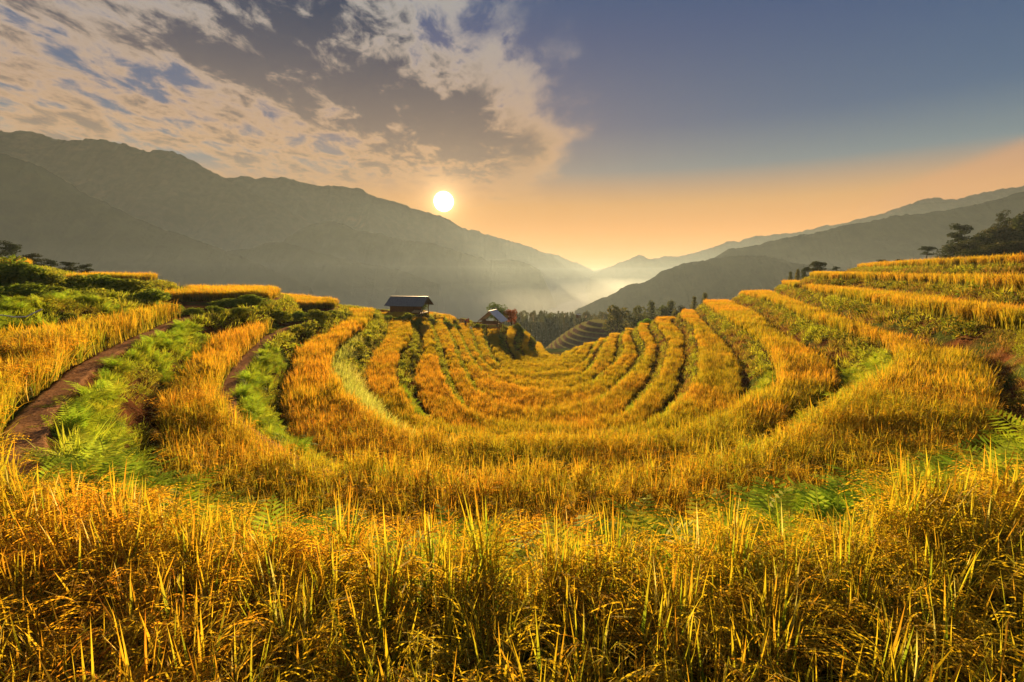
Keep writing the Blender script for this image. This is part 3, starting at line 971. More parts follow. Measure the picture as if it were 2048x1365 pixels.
# ------------------------------------------------------------------ weeds on the terrace banks
def grass_tuft(n, H, W, segs, pal, droop=(.6, 2.0), spread=.10):
    mb = MB()
    for i in range(n):
        a = U(0, 6.283); r = spread * math.sqrt(random.random())
        c = random.choice(pal)
        ribbon(mb, (r * math.cos(a), r * math.sin(a), -.03), a + U(-.5, .5), U(.1, .7), H * U(.6, 1.15), W * U(.7, 1.3), segs, U(*droop), (mixc(c, (.04, .06, .01), .4), c, mixc(c, (.5, .5, .12), .35)), .4)
    return mb.mesh('grass_tuft', WEED)


def fern(nf, L, pal, nleaf=9):
    """arching fronds with paired leaflets"""
    mb = MB()
    for i in range(nf):
        a = i / nf * 6.283 + U(-.4, .4)
        c = random.choice(pal)
        p = Vector((0, 0, 0)); ang = U(.2, .6); d = Vector((math.cos(a), math.sin(a), 0)); s = Vector((-d.y, d.x, 0))
        l = L * U(.7, 1.15)
        for j in range(nleaf):
            t = j / nleaf
            fwd = d * math.sin(ang) + Vector((0, 0, math.cos(ang)))
            q = p + fwd * (l / nleaf)
            ll = l * .25 * math.sin(math.pi * min(1, .18 + t * .86)) + .01
            nr = d * math.cos(ang) - Vector((0, 0, math.sin(ang)))
            for sg in (-1, 1):
                tip = p + (s * sg * .9 + fwd * .45 - nr * U(-.1, .25) * -1).normalized() * ll
                w = fwd * (l / nleaf) * .42
                mid = p.lerp(tip, .45)
                mb.add([p, mid - w * .8, tip, mid + w * .8], [(0, 1, 2, 3)], mixc(c, (.2, .28, .03), U(0, .5)))
            mb.add([p - s * .003, p + s * .003, q + s * .002, q - s * .002], [(0, 1, 2, 3)], mixc(c, (.1, .08, .02), .5))
            p = q; ang += U(.10, .24) * 8 / nleaf
    return mb.mesh('fern', WEED)


def leafy(n, H, ls, pal, spread=.2):
    mb = MB()
    for i in range(n):
        a = U(0, 6.283); r = spread * math.sqrt(random.random()); h = H * U(.1, 1) * (1 - .5 * (r / spread) ** 2)
        p = Vector((r * math.cos(a), r * math.sin(a), h))
        ax = Vector((math.cos(a + U(-1, 1)), math.sin(a + U(-1, 1)), U(-.5, .6))).normalized()
        s = ax.cross(Vector((U(-.4, .4), U(-.4, .4), 1))).normalized()
        l = ls * U(.6, 1.3); w = l * .34
        c = random.choice(pal)
        mb.add([p, p + ax * l * .45 - s * w, p + ax * l, p + ax * l * .45 + s * w], [(0, 1, 2, 3)], mixc(c, (.25, .3, .05), U(0, .3)))
    return mb.mesh('leafy_weed', WEED)


LIME = [(.34, .40, .03), (.42, .46, .035), (.28, .36, .03), (.46, .48, .06)]
OLIVE = [(.20, .21, .025), (.24, .22, .03), (.28, .22, .035)]
DRY = [(.26, .15, .05), (.20, .10, .035), (.32, .22, .08)]
DEEP = [(.09, .15, .018), (.11, .18, .02), (.07, .12, .018)]
FERN = [(.36, .50, .05), (.28, .44, .045), (.42, .54, .07)]
wm = [grass_tuft(34, .34, .009, 4, LIME), grass_tuft(30, .30, .009, 4, LIME + OLIVE), grass_tuft(30, .26, .009, 4, OLIVE), grass_tuft(26, .26, .009, 4, DRY),
      leafy(120, .24, .042, LIME + OLIVE), leafy(120, .20, .040, OLIVE + DEEP), leafy(90, .16, .040, DRY + OLIVE),          # 4 5 6
      fern(13, .42, FERN, 18), fern(14, .46, FERN + LIME, 19), fern(11, .36, FERN, 16)]                                   # 7 8 9
# coarser copies for far banks
wm += [grass_tuft(26, .40, .026, 3, LIME + OLIVE, spread=.3), grass_tuft(26, .36, .026, 3, OLIVE, spread=.3), grass_tuft(20, .32, .026, 3, DRY + OLIVE, spread=.3), leafy(60, .32, .13, OLIVE + DEEP, .35), leafy(60, .30, .13, LIME + OLIVE, .35)]  # 10-14
wm += [grass_tuft(34, .46, .012, 5, [(.50, .52, .16), (.56, .56, .22), (.42, .46, .10)], (1.2, 2.6))]      # 15 pale seeding grass
WEED_V = variant_collection('weed_variant', wm)
BANK_LABEL = {
 -2: 'weedy bank under the topmost terrace at the right edge', -1: 'weeds and red soil on the second bank from the top', 0: 'ferns and lime green grass on the bank below the foreground field and its path',
 1: 'green grass crescent on the bank below the first lower terrace', 2: 'long pale grass on the bank below the second lower terrace', 3: 'grass on the bank below the third lower terrace',
 4: 'thin grass strip on the bank below the fourth lower terrace', 5: 'thin grass strip on the bank below the fifth lower terrace', 6: 'thin grass strip on the bank below the sixth lower terrace',
 7: 'thin grass strip on the bank below the seventh lower terrace', 8: 'thin grass strip on the bank left of the pale-roofed hut', 9: 'dark green bank just right of the pale-roofed hut',
 10: 'second dark green bank right of the pale-roofed hut', 11: 'third small dark green bank right of the pale-roofed hut', 12: 'last short grassy bank at the crest of the bowl'}


def build_banks():
    for k in KS:
        C = LP[k]; W = LW[k]
        seg = np.diff(C, axis=0); L = np.hypot(seg[:, 0], seg[:, 1])
        mid = (C[:-1] + C[1:]) / 2; r = np.hypot(mid[:, 0], mid[:, 1]); az = np.degrees(np.arctan2(mid[:, 0], mid[:, 1]))
        ok = (np.abs(az) < 60) & (r < 92)
        dens = np.where(r < 9, 70, np.where(r < 24, 38, np.where(r < 45, 11, 7)))
        area = L * (W[:-1] + .35) * np.where(ok, 1, 0)
        cnt = rng.poisson(area * dens)
        i = np.repeat(np.arange(len(L)), cnt)
        if len(i) == 0: continue
        t = rng.random(len(i)); u = rng.uniform(-.06, 1.02, len(i))
        if k == 0: u = np.where((C[i, 1] < 5.2) & (rng.random(len(i)) < .5), rng.uniform(-.35, .25, len(i)), u)
        # long banks keep their weeds thicker near the top edge
        u = np.where(rng.random(len(i)) < .35, u * .4, u)
        nrm = np.stack([-seg[:, 1], seg[:, 0]], -1) / L[:, None]         # points left of travel = downhill (bowl side)
        wv = W[i] + (W[i + 1] - W[i]) * t
        p = C[i] + seg[i] * t[:, None] + nrm[i] * (u * wv)[:, None]
        z, T, past, own, bt = ground(p[:, 0], p[:, 1])
        rr = np.hypot(p[:, 0], p[:, 1])
        keep = (rng.random(len(i)) < np.clip(.35 + 1.3 * fbm(p[:, 0] / 1.5 + 3, p[:, 1] / 1.5, 2), 0, 1))
        keep &= np.hypot(p[:, 0], p[:, 1]) > 2.2
        if k == 0:
            # bare red soil on the right slope, trodden path on the left
            bare = (p[:, 0] > 9) & (p[:, 0] < 18) & (p[:, 1] < 24) & (u > .12)
            keep &= ~(bare & (rng.random(len(i)) < .45))
        if k in (0, 1):
            keep &= ~((p[:, 0] < -2.2) & (u < .12) & (p[:, 1] > 4.2))
        n1 = fbm(p[:, 0] / 1.2 + 50, p[:, 1] / 1.2, 3); n2 = fbm(p[:, 0] / 4 + 5, p[:, 1] / 4 + 9, 2)
        g = n1 * .9 + n2 * .5 - u * .45 + .12          # green near the lip, browner lower down
        right = p[:, 0] > 8
        g = g - .29 * right + .34 * ((k == 1) & (p[:, 0] > 9.5) & (p[:, 0] < 16) & (p[:, 1] < 20)) + .16 * ((k == 2) & right & (p[:, 1] < 21)) + .06 * (p[:, 0] < 0)
        far = rr > 24
        idx = np.zeros(len(i), int)
        R1 = rng.random(len(i))
        near_idx = np.where(g > .58, np.where(R1 < .5, 0, np.where(R1 < .75, 8, 1)), np.where(g > .42, np.where(R1 < .4, 1, np.where(R1 < .7, 4, 2)), np.where(g > .28, np.where(R1 < .5, 2, np.where(R1 < .7, 5, 6)), np.where(R1 < .6, 3, 6))))
        if k == 0:
            bottom = (p[:, 1] < 5.2)
            near_idx = np.where(bottom, np.where(R1 < .35, 7, np.where(R1 < .55, 8, np.where(R1 < .75, 9, np.where(R1 < .9, 1, 4)))), near_idx)
        far_idx = np.where(g > .5, np.where(R1 < .6, 10, 14), np.where(g > .3, np.where(R1 < .5, 11, np.where(R1 < .8, 13, 10)), np.where(R1 < .6, 12, 11)))
        if k == 2:
            near_idx = np.where((p[:, 0] < -1) & (R1 < .75), 15, near_idx); far_idx = np.where((p[:, 0] < -1) & (p[:, 1] < 33) & (R1 < .6), 15, far_idx)
        if k >= 9:
            far_idx = np.where(R1 < .4, 13, np.where(R1 < .7, 14, 11))
        idx = np.where(far, far_idx, near_idx)
        out = np.arctan2(nrm[i][:, 1], nrm[i][:, 0])
        tilt = np.where((bt < 1), .45, .1) * np.where((k == 0) & (p[:, 1] < 5.2), .4, 1.0) + rng.normal(0, .15, len(i))
        # lean outwards from the slope: tilt about the horizontal axis square to the slope
        rot = np.stack([-np.sin(out) * tilt, np.cos(out) * tilt, rng.uniform(0, 6.283, len(i))], -1)
        scl = rng.uniform(.7, 1.25, len(i)) * np.where(u < .12, .8, 1.0)
        if k == 0: scl = np.where(p[:, 1] < 5.5, scl * np.where((p[:, 0] > 1.7) & (p[:, 0] < 3.9), 1.9, 1.6), scl)
        if k == 0: keep &= ~((p[:, 1] < 5.2) & (rng.random(len(i)) < .42))
        if k == 0: keep &= ~((p[:, 1] < 4.4) & (p[:, 0] < 1.7) & (p[:, 0] > -3) & (fbm(p[:, 0] / .9 + 3, p[:, 1] * 0 + 2, 2) < .47))
        if k == 2: scl = np.where(p[:, 0] < -1, scl * 1.3, scl)
        if k >= 3: scl = scl * (.75 if k < 9 else .6)
        tint = np.clip(.5 - (g - .45) * .9 + rng.normal(0, .2, len(i)), 0, 1)
        m = keep
        scatter('bank_weeds', np.stack([p[:, 0], p[:, 1], z - .02], -1)[m], rot[m], scl[m], idx[m], tint[m], WEED_V, BANK_LABEL[k], 'weeds', 'weedy terrace banks')


build_banks()


# ------------------------------------------------------------------ trees and bushes
def leaf_cloud(mb, c, rad, n, ls, pal, shell=.5, flat=None, needle=False):
    """leaf-sized faces through an uneven ellipsoid"""
    c = Vector(c)
    for i in range(n):
        while True:
            p = Vector((U(-1, 1), U(-1, 1), U(-1, 1)))
            if .02 < p.length <= 1: break
        p = p.normalized() * (p.length ** shell)
        q = c + Vector((p.x * rad[0], p.y * rad[1], p.z * rad[2]))
        ax = (p * .8 + Vector((U(-1, 1), U(-1, 1), U(-.8, .6)))).normalized()
        s2 = ax.cross(Vector((U(-1, 1), U(-1, 1), U(-1, 1)))).normalized()
        l = ls * U(.6, 1.3); w = l * (.20 if needle else .36)
        cc = mixc(random.choice(pal), random.choice(pal), random.random())
        mb.add([q - ax * l * .5, q + s2 * w, q + ax * l * .5, q - s2 * w], [(0, 1, 2, 3)], cc)


PINE = [(.018, .030, .012), (.028, .042, .014), (.040, .050, .018)]
WOODC = [(.058, .080, .018), (.090, .105, .024), (.130, .120, .032)]
DARKC = [(.022, .034, .010), (.036, .048, .014), (.060, .060, .018)]
BROAD = [(.06, .10, .018), (.09, .14, .025), (.12, .16, .03)]
REDL = [(.22, .06, .025), (.28, .09, .03), (.18, .05, .02)]
BUSHC = [(.12, .18, .02), (.18, .24, .025), (.26, .30, .035), (.32, .34, .04)]
BRIGHT = [(.18, .32, .02), (.24, .40, .03), (.30, .42, .04)]

_tree_cache = {}


def tree_meshes(kind, v):
    """unit-height tree: (trunk mesh, crown mesh)"""
    if (kind, v) in _tree_cache: return _tree_cache[(kind, v)]
    random.seed(100 + v * 13 + sum(map(ord, kind)))
    t, c = MB(), MB()
    if kind == 'umbrella_pine':
        lean = U(-.05, .10)
        pts = [(lean * q * q, .02 * math.sin(q * 5), q) for q in (0, .25, .5, .7, .86)]
        t.tube(pts, [.022, .019, .016, .012, .006], 7)
        for i in range(13):
            q = U(.56, .86); a = i * 2.4 + U(-.4, .4); L = .30 * (1.15 - (q - .56) * 2.2) * U(.7, 1.15)
            b = Vector((lean * q * q, 0, q)); e = b + Vector((math.cos(a) * L, math.sin(a) * L, U(.02, .10)))
            t.tube([b, b.lerp(e, .6) + Vector((0, 0, .01)), e], [.007, .005, .003], 4)
            leaf_cloud(c, e, (.10, .10, .035), 70, .045, PINE, .6, needle=True)
            leaf_cloud(c, b.lerp(e, .6) + Vector((0, 0, .02)), (.09, .09, .04), 50, .045, PINE, .6, needle=True)
        leaf_cloud(c, (lean * .8, 0, .90), (.15, .15, .06), 110, .045, PINE, .6, needle=True)
    elif kind == 'layered_pine':
        t.tube([(0, 0, 0), (.01, .01, .4), (0, 0, .9)], [.026, .018, .005], 7)
        for i in range(30):
            q = U(.12, .95); a = i * 2.4 + U(-.5, .5); L = .34 * (1.08 - q) ** .7 * U(.6, 1.15) + .03
            b = Vector((0, 0, q)); e = b + Vector((math.cos(a) * L, math.sin(a) * L, U(-.02, .06)))
            t.tube([b, e], [.007, .003], 4)
            leaf_cloud(c, e, (.10, .10, .045), 55, .05, PINE, .6, needle=True)
            leaf_cloud(c, b.lerp(e, .5), (.09, .09, .05), 35, .05, PINE, .6, needle=True)
    elif kind == 'conifer':
        t.tube([(0, 0, 0), (0, 0, .95)], [.022, .004], 6)
        for i in range(34):
            q = .10 + .88 * (i / 33); a = i * 2.4; L = .24 * (1.05 - q) * U(.7, 1.2)
            e = Vector((math.cos(a) * L, math.sin(a) * L, q - .02))
            t.tube([(0, 0, q), e], [.006, .002], 4)
            leaf_cloud(c, e * 1.0, (.06 + .03 * (1 - q), .06 + .03 * (1 - q), .035), 40, .042, WOODC, .7, needle=True)
            leaf_cloud(c, (e.x * .5, e.y * .5, q), (.06, .06, .04), 22, .042, WOODC, .7, needle=True)
    elif kind in ('dense_tree', 'dark_tree'):
        t.tube([(0, 0, 0), (.01, 0, .35), (0, .01, .75)], [.03, .022, .008], 7)
        for i in range(24):
            a = i * 2.4; q = U(.25, .88); L = .30 * math.sin(min(1, (1.05 - q) / .6) * 1.5) * U(.5, 1.1)
            e = Vector((math.cos(a) * L, math.sin(a) * L, q))
            t.tube([(0, 0, q * .7), e], [.010, .004], 4)
            leaf_cloud(c, e, (.13, .13, .10), 110, .045, WOODC if kind == 'dense_tree' else DARKC, .45)
    elif kind in ('broadleaf', 'red_leaf'):
        pal = BROAD if kind == 'broadleaf' else REDL
        t.tube([(0, 0, 0), (.02, 0, .3), (0, .01, .7)], [.03, .022, .008], 7)
        for i in range(20):
            a = i * 2.4; q = U(.35, .86); L = .30 * U(.4, 1.1)
            e = Vector((math.cos(a) * L, math.sin(a) * L, q))
            t.tube([(0, 0, q * .6), e], [.010, .004], 4)
            leaf_cloud(c, e, (.15, .15, .11), 85, .05, pal, .5)
    r = (t.mesh('trunk', BARK), c.mesh('crown', LEAF))
    _tree_cache[(kind, v)] = r
    return r


def tree(name, kind, v, x, y, top, width, label, group=None, cat='tree', zb=None, rz=None):
    """`top`: height of the treetop above the viewpoint's level; `width`: spread of the crown in metres"""
    z0 = gz(x, y) if zb is None else zb
    H = max(top - z0, .8)
    tm, cm = tree_meshes(kind, v)
    e = empty(name, (x, y, z0 - .05), U(0, 6.28) if rz is None else rz)
    cw = max(max(abs(p.co.x), abs(p.co.y)) for p in cm.vertices) * 2
    e.scale = (width / cw, width / cw, H)
    for nm, me in (('trunk', tm), ('crown', cm)):
        o = bpy.data.objects.new(nm, me); COL.objects.link(o); o.parent = e
    tag(e, label, cat, group)
    return e


def m_(px): return (px - 1024) / 967.0


G = 'pines and dark trees behind the top terrace on the right'
tree('pine_tree', 'umbrella_pine', 0, 104.4, 105, 13.2, 5.4, 'tall flat-crowned pine standing above the dark wood on the right', G, rz=0)
tree('pine_tree', 'umbrella_pine', 1, 93, 110, 5.6, 4.4, 'small flat-crowned pine standing alone left of the dark wood', G, rz=1)
tree('pine_tree', 'layered_pine', 0, 89.7, 99, 9.2, 7.6, 'broad dark pine with ragged layers at the left end of the dark wood', G)
WL = [(1893, 497, 97, 40, 'squat dark tree leaning out at the low left end of the wood'), (1922, 487, 94, 44, 'round dark tree just right of the ragged layered pine'), (1948, 474, 98, 46, 'dark tree second in from the layered pine in the wood'),
      (1972, 462, 100, 50, 'dark tree directly left of the tall flat-crowned pine trunk'), (2003, 458, 99, 54, 'dense tree just right of the tall flat-crowned pine trunk'), (2026, 440, 96, 56, 'taller dense tree near the right edge of the photo in the wood'),
      (2046, 424, 94, 60, 'tallest dense tree of the wood, cut by the right edge'),
      (1935, 508, 84, 40, 'low olive tree in front of the wood behind the top terrace'), (1966, 500, 83, 46, 'low olive tree in the middle of the front of the wood'), (1998, 494, 82, 50, 'low olive tree in front of the wood below the tall pine'),
      (2034, 488, 80, 54, 'low olive tree in front of the wood at the right edge')]
for i, (px, ty, Y, w, lab) in enumerate(WL):
    tree('dense_tree', 'dark_tree', i % 3, m_(px) * Y, Y, (541 - ty + 12) / 967 * Y, w / 967 * Y * 1.3, lab, G)
G = 'trees along the crest on the right'
for i, (px, ty, Y, w, kind, nm, lab) in enumerate([
        (1576, 543, 92, 26, 'conifer', 'conifer_tree', 'small conifer leftmost of the clump behind the curved terrace ends'),
        (1590, 538, 94, 26, 'conifer', 'conifer_tree', 'pointed conifer second from the left in the clump behind the terrace ends'),
        (1605, 533, 95, 30, 'layered_pine', 'pine_tree', 'dark pine in the middle of the clump behind the terrace ends'),
        (1628, 521, 96, 36, 'dark_tree', 'dense_tree', 'tallest round dark tree at the right of the clump behind the terrace ends'),
        (1666, 533, 104, 28, 'layered_pine', 'pine_tree', 'lone dark pine right of the clump, behind a terrace corner'),
        (1755, 517, 112, 26, 'dark_tree', 'dense_tree', 'small dark tree left of the bare brown patch on the ridge'),
        (1790, 517, 114, 24, 'dark_tree', 'dense_tree', 'small dark tree just above the bare brown patch on the ridge'),
        (1235, 606, 160, 52, 'dense_tree', 'dense_tree', 'big round hazy tree standing alone beyond the bowl'),
        (1280, 608, 152, 30, 'dense_tree', 'dense_tree', 'hazy tree first to the right of the big round one'),
        (1303, 601, 150, 34, 'conifer', 'conifer_tree', 'pointed hazy conifer two to the right of the big round tree'),
        (1324, 606, 150, 30, 'dense_tree', 'dense_tree', 'hazy tree three to the right of the big round one'),
        (1342, 600, 146, 30, 'conifer', 'conifer_tree', 'thin hazy conifer at the right end of the group by the big round tree'),
        (1362, 608, 140, 28, 'dense_tree', 'dense_tree', 'low hazy tree between the thin conifer and the pair above the bank'),
        (1388, 592, 110, 30, 'conifer', 'conifer_tree', 'left conifer of the pair above the weedy crest'),
        (1409, 584, 108, 30, 'conifer', 'conifer_tree', 'right taller conifer of the pair above the weedy crest')]):
    tree(nm, kind, i % 3, m_(px) * Y, Y, (541 - ty) / 967 * Y, w / 967 * Y * (1.15 if Y < 115 else 1.9 if kind == 'conifer' else 1.5), lab, G)
G = 'dark trees on the left horizon'
for i, (px, ty, Y, w, lab) in enumerate([(40, 484, 60, 62, 'tallest dark pine on the left horizon behind the small high field'), (8, 506, 62, 40, 'dark pine cut by the left edge of the photo'), (78, 508, 61, 56, 'dark pine right of the tallest one on the left horizon'),
                                         (112, 518, 60, 50, 'low dark pine in the middle of the left horizon row'), (150, 523, 60, 54, 'low wide dark pine near the right end of the left horizon row'), (182, 528, 59, 34, 'smallest dark pine at the right end of the left horizon row')]):
    tree('pine_tree', 'layered_pine', (i + 1) % 3, m_(px) * Y, Y, (541 - ty) / 967 * Y, w / 967 * Y * 1.3, lab, G)
tree('broadleaf_tree', 'broadleaf', 0, m_(994) * 83, 83, (541 - 601) / 967 * 83, 3.9, 'green leafy tree behind the pale-roofed hut', None)
tree('red_tree', 'red_leaf', 0, m_(1022) * 82, 82, (541 - 615) / 967 * 82, 2.8, 'red-leaved tree to the right behind the pale-roofed hut', None)
tree('broadleaf_tree', 'broadleaf', 1, m_(845) * 69, 69, (541 - 599) / 967 * 69, 1.9, 'small green tree at the right end of the dark-roofed hut', None)

_bush_cache = {}


def bush_mesh(v, pal, key):
    if (v, key) in _bush_cache: return _bush_cache[(v, key)]
    random.seed(900 + v + len(key) * 7)
    mb = MB()
    for i in range(13):
        a = U(0, 6.28); r = U(0, .40)
        leaf_cloud(mb, (math.cos(a) * r, math.sin(a) * r, U(.22, .72) - r * .6), (.22, .22, .20), 190, .075, pal, .45)
    leaf_cloud(mb, (0, 0, .12), (.5, .5, .14), 420, .075, pal, .5)
    for i in range(26):          # loose shoots breaking the outline
        a = U(0, 6.28); r = U(.05, .42)
        p = Vector((math.cos(a) * r, math.sin(a) * r, .75 - r)); d = Vector((math.cos(a) * .4, math.sin(a) * .4, U(.5, 1))).normalized()
        for j in range(7):
            leaf_cloud(mb, p + d * j * .03, (.02, .02, .02), 2, .06, pal, 1)
    me = mb.mesh('foliage', LEAF)
    _bush_cache[(v, key)] = me
    return me


def bush(px, Y, w, h, label, group, pal=BUSHC, key='bush', dx=0.0, dz=0.0, deep=None, name='bush'):
    x = m_(px) * Y
    o = bpy.data.objects.new(name, bush_mesh(random.Random(px).randrange(4), pal, key))
    COL.objects.link(o)
    o.location = (x, Y, gz(x, Y) - .06 + dz)
    o.scale = (w, deep or w * .8, h * (.66 if 380 < px < 700 else 1))
    o.rotation_euler = (0, 0, random.Random(px).uniform(-.4, .4))
    tag(o, label, 'bush', group)


G = 'rounded bushes on the left banks'
for q in [(-20, 24, 3.4, 1.9, 'large green bush cut by the left edge, under the small high field'), (40, 24.5, 2.6, 2.0, 'tall green bush mound beside the one cut by the left edge'), (92, 25, 2.0, 1.3, 'lower green bush sloping down right of the left-edge mounds'),
          (60, 17.5, 2.2, .75, 'low brushy mound over bare soil at the far left'), (120, 18.5, 1.9, .55, 'low brown-green brush right of the far left soil bank'),
          (160, 23.5, 1.9, 1.0, 'green bush at the left end of the thick hedge below the flat field'), (205, 23.2, 2.3, .95, 'green bush second along the thick hedge below the flat field'), (252, 23, 2.4, 1.05, 'tallest middle bush of the thick hedge below the flat field'),
          (296, 22.6, 2.0, 1.1, 'rounded right shoulder of the thick hedge below the flat field'), (330, 22, 1.5, .8, 'low right end of the thick hedge, touching the rice'),
          (388, 23.3, 1.2, .72, 'small dark bush beyond the end of the path bank'), (425, 23.6, 1.2, .70, 'small dark bush next to the bare soil gap'), (455, 28.5, 2.0, .95, 'bush at the left of the low hedge under the flat golden field'),
          (505, 29.5, 2.1, 1.15, 'bush in the middle of the low hedge under the flat golden field'), (550, 30, 1.7, 1.25, 'bush at the right end of the low hedge under the flat golden field'),
          (470, 25, 1.7, .6, 'low bush over the soil gap beyond the second path'), (520, 26, 1.5, .55, 'low dark bush right of the soil gap beyond the second path'),
          (592, 33, 1.7, 1.3, 'bush mound left of two behind the third rice column'), (628, 34, 1.8, 1.2, 'bush mound right of two behind the third rice column'), (660, 38, 1.6, .9, 'small bush mound left of the hazel coloured gap'),
          (695, 43, 1.7, .85, 'small bush on the strip before the dark-roofed hut'), (735, 45, 2.0, 1.0, 'bush on the strip left of the dark-roofed hut'), (775, 51, 2.3, 1.1, 'bush under the left end of the dark-roofed hut'),
          (812, 52, 2.0, 1.3, 'bush hiding the stilts of the dark-roofed hut'), (838, 54, 1.0, 1.5, 'upright bush at the front corner of the dark-roofed hut')]:
    bush(*q, G)
for q in [(586, 25.4, 1.5, 1.0, 'bright leafy bush at the upper end of the second path'), (612, 26, 1.3, 1.1, 'bright vine-covered bush right of the end of the second path'), (645, 27.5, .8, 1.2, 'narrow bright bush beside the bare soil strip')]:
    bush(*q, 'bright green bushes at the end of the second path', BRIGHT, 'bright')
for q in [(862, 63, 1.9, 1.2, 'bush in front of the stubble field right of the dark-roofed hut'), (893, 65, 2.4, 1.5, 'wider bush between the two huts'), (915, 67.5, 1.6, 1.1, 'small bush left of the bent person'),
          (953, 74.5, 1.6, 1.3, 'bush between the bent person and the pale-roofed hut'), (966, 76.5, 1.2, .9, 'low bush touching the left of the pale-roofed hut'), (1034, 81, 1.6, 1.6, 'dark bush right of the pale-roofed hut'), (1042, 80.5, 1.2, 1.2, 'dark bush hanging over the green bank right of the pale-roofed hut')]:
    bush(*q, 'bushes around the two huts')
bush(1296, 66, 2.3, 1.45, 'rounded bright bush on the crest right of the striped hill', None, BRIGHT, 'bright')
bush(1395, 74, 2.4, 1.1, 'bright weedy bush above the end of the right terraces', None, BRIGHT, 'bright')
bush(1350, 78, 2.6, 1.0, 'low olive bush on the crest below the pair of conifers', None)

# ------------------------------------------------------------------ huts
TIN_D = solid_mat('weathered_dark_roof', (.075, .085, .10, 1), (.17, .18, .20, 1), 3, .55, .2, .3, (6, 1, 1))
TIN_P = solid_mat('pale_tin_roof', (.62, .63, .65, 1), (.82, .82, .82, 1), 3, .45, .2, .4, (6, 1, 1))
WOOD = solid_mat('old_boards', (.13, .060, .028, 1), (.28, .145, .070, 1), 5, .85, .6, .1, (8, 8, .6))
POLE = solid_mat('bare_poles', (.10, .065, .035, 1), (.22, .15, .085, 1), 6, .85, .4, .1)


def corrugated(w, l, seams, th=.03):
    """roof sheet lying in x (width) and y (slope length from ridge 0 to -l), with raised ribs"""
    mb = MB()
    mb.box((0, -l / 2, 0), (w, l, th))
    for i in range(seams):
        x = -w / 2 + w * (i + .5) / seams
        mb.box((x, -l / 2, th * .5 + .018), (w / seams * .22, l * .995, .03))
    return mb


def part(mb, name, mat, parent, M=None):
    o = mb.build(name, mat, parent)
    if M is not None: o.matrix_local = M
    return o


def stilt_hut(name, x, y, rz, L, D, stilt, wall, rise, over, roofmat, label, walls, z0, seams):
    e = empty(name, (x, y, z0), rz)
    tag(e, label, 'hut', 'stilt huts among the terraces')
    hd = D / 2 + over; sl = math.hypot(hd, rise); an = math.atan2(rise, hd)
    top = stilt + wall + rise
    for sg in (0, 1):
        M = Matrix.Translation((0, 0, top)) @ Matrix.Rotation(math.pi * sg, 4, 'Z') @ Matrix.Rotation(an, 4, 'X')
        part(corrugated(L + over * 1.6, sl + .15, seams), 'roof_panel', roofmat, e, M)
    b = MB(); b.box((0, 0, top + .035), (L + over * 1.65, .26, .05)); b.build('ridge_cap', roofmat, e)
    b = MB(); b.box((0, 0, stilt), (L + .2, D + .2, .09)); b.build('floor_deck', WOOD, e)
    for ix in range(4):
        for iy in (-1, 1):
            b = MB(); b.tube([(-L / 2 + L * ix / 3, iy * D / 2, -.35), (-L / 2 + L * ix / 3, iy * D / 2, stilt + wall + .25)], [.06, .05], 6); b.build('post', POLE, e)
    for nm in walls:
        b = MB()
        if nm == 'front': n = int(L * .74 / .2); [b.box((-L / 2 + .1 + i * .2, -D / 2 - .05, stilt + .045 + wall / 2), (.185, .035 + .012 * (i % 2), wall)) for i in range(n)]
        if nm == 'back': n = int(L * .74 / .2); [b.box((-L / 2 + .1 + i * .2, D / 2 + .05, stilt + .045 + wall / 2), (.185, .035 + .012 * (i % 2), wall)) for i in range(n)]
        if nm == 'left': n = int(D / .2); [b.box((-L / 2 - .02, -D / 2 + .1 + i * .2, stilt + .045 + wall / 2), (.035 + .012 * (i % 2), .185, wall)) for i in range(n)]
        if nm == 'right': n = int(D / .2); [b.box((L * .26, -D / 2 + .1 + i * .2, stilt + .045 + wall / 2), (.035 + .012 * (i % 2), .185, wall)) for i in range(n)]
        b.build('wall', WOOD, e)
    for sg in (-1, 1):
        b = MB()
        b.tube([(sg * (L / 2 + over * .6), -hd, stilt + wall - .02), (sg * (L / 2 + over * .6), 0, top - .06), (sg * (L / 2 + over * .6), hd, stilt + wall - .02)], [.04, .04, .04], 5)
        b.build('rafter', POLE, e)
    for iy in (-1, 1):
        b = MB(); b.tube([(-L / 2, iy * D / 2, stilt + wall + .12), (L / 2, iy * D / 2, stilt + wall + .12)], [.045, .045], 5); b.build('beam', POLE, e)
    b = MB(); b.tube([(L * .28, -D / 2 - .05, stilt + .5), (L / 2, -D / 2 - .05, stilt + .5)], [.03, .03], 5); b.build('railing', POLE, e)
    return e


h1z = gz(-13.3, 63)
h1 = stilt_hut('stilt_hut', -13.4, 63.2, R(-13), 4.3, 2.3, 1.05, 1.0, 1.05, .62, TIN_D, 'dark-roofed wooden hut on stilts at the edge of the golden terraces', ('front', 'back', 'left', 'right'), h1z, 14)
b = MB(); b.box((0, 0, 0), (1.0, .9, .05)); o = part(b, 'awning', solid_mat('straw_mat', (.36, .24, .10, 1), (.52, .36, .16, 1), 9), h1, Matrix.Translation((1.75, -1.75, 1.35)) @ Matrix.Rotation(R(14), 4, 'X'))
h2z = -9.15
stilt_hut('stilt_hut', -3.0, 75.5, R(72), 2.6, 2.6, .95, .45, 1.55, .55, TIN_P, 'small hut with a pale tin gable roof on poles above the green banks', ('left', 'back'), h2z, 9)

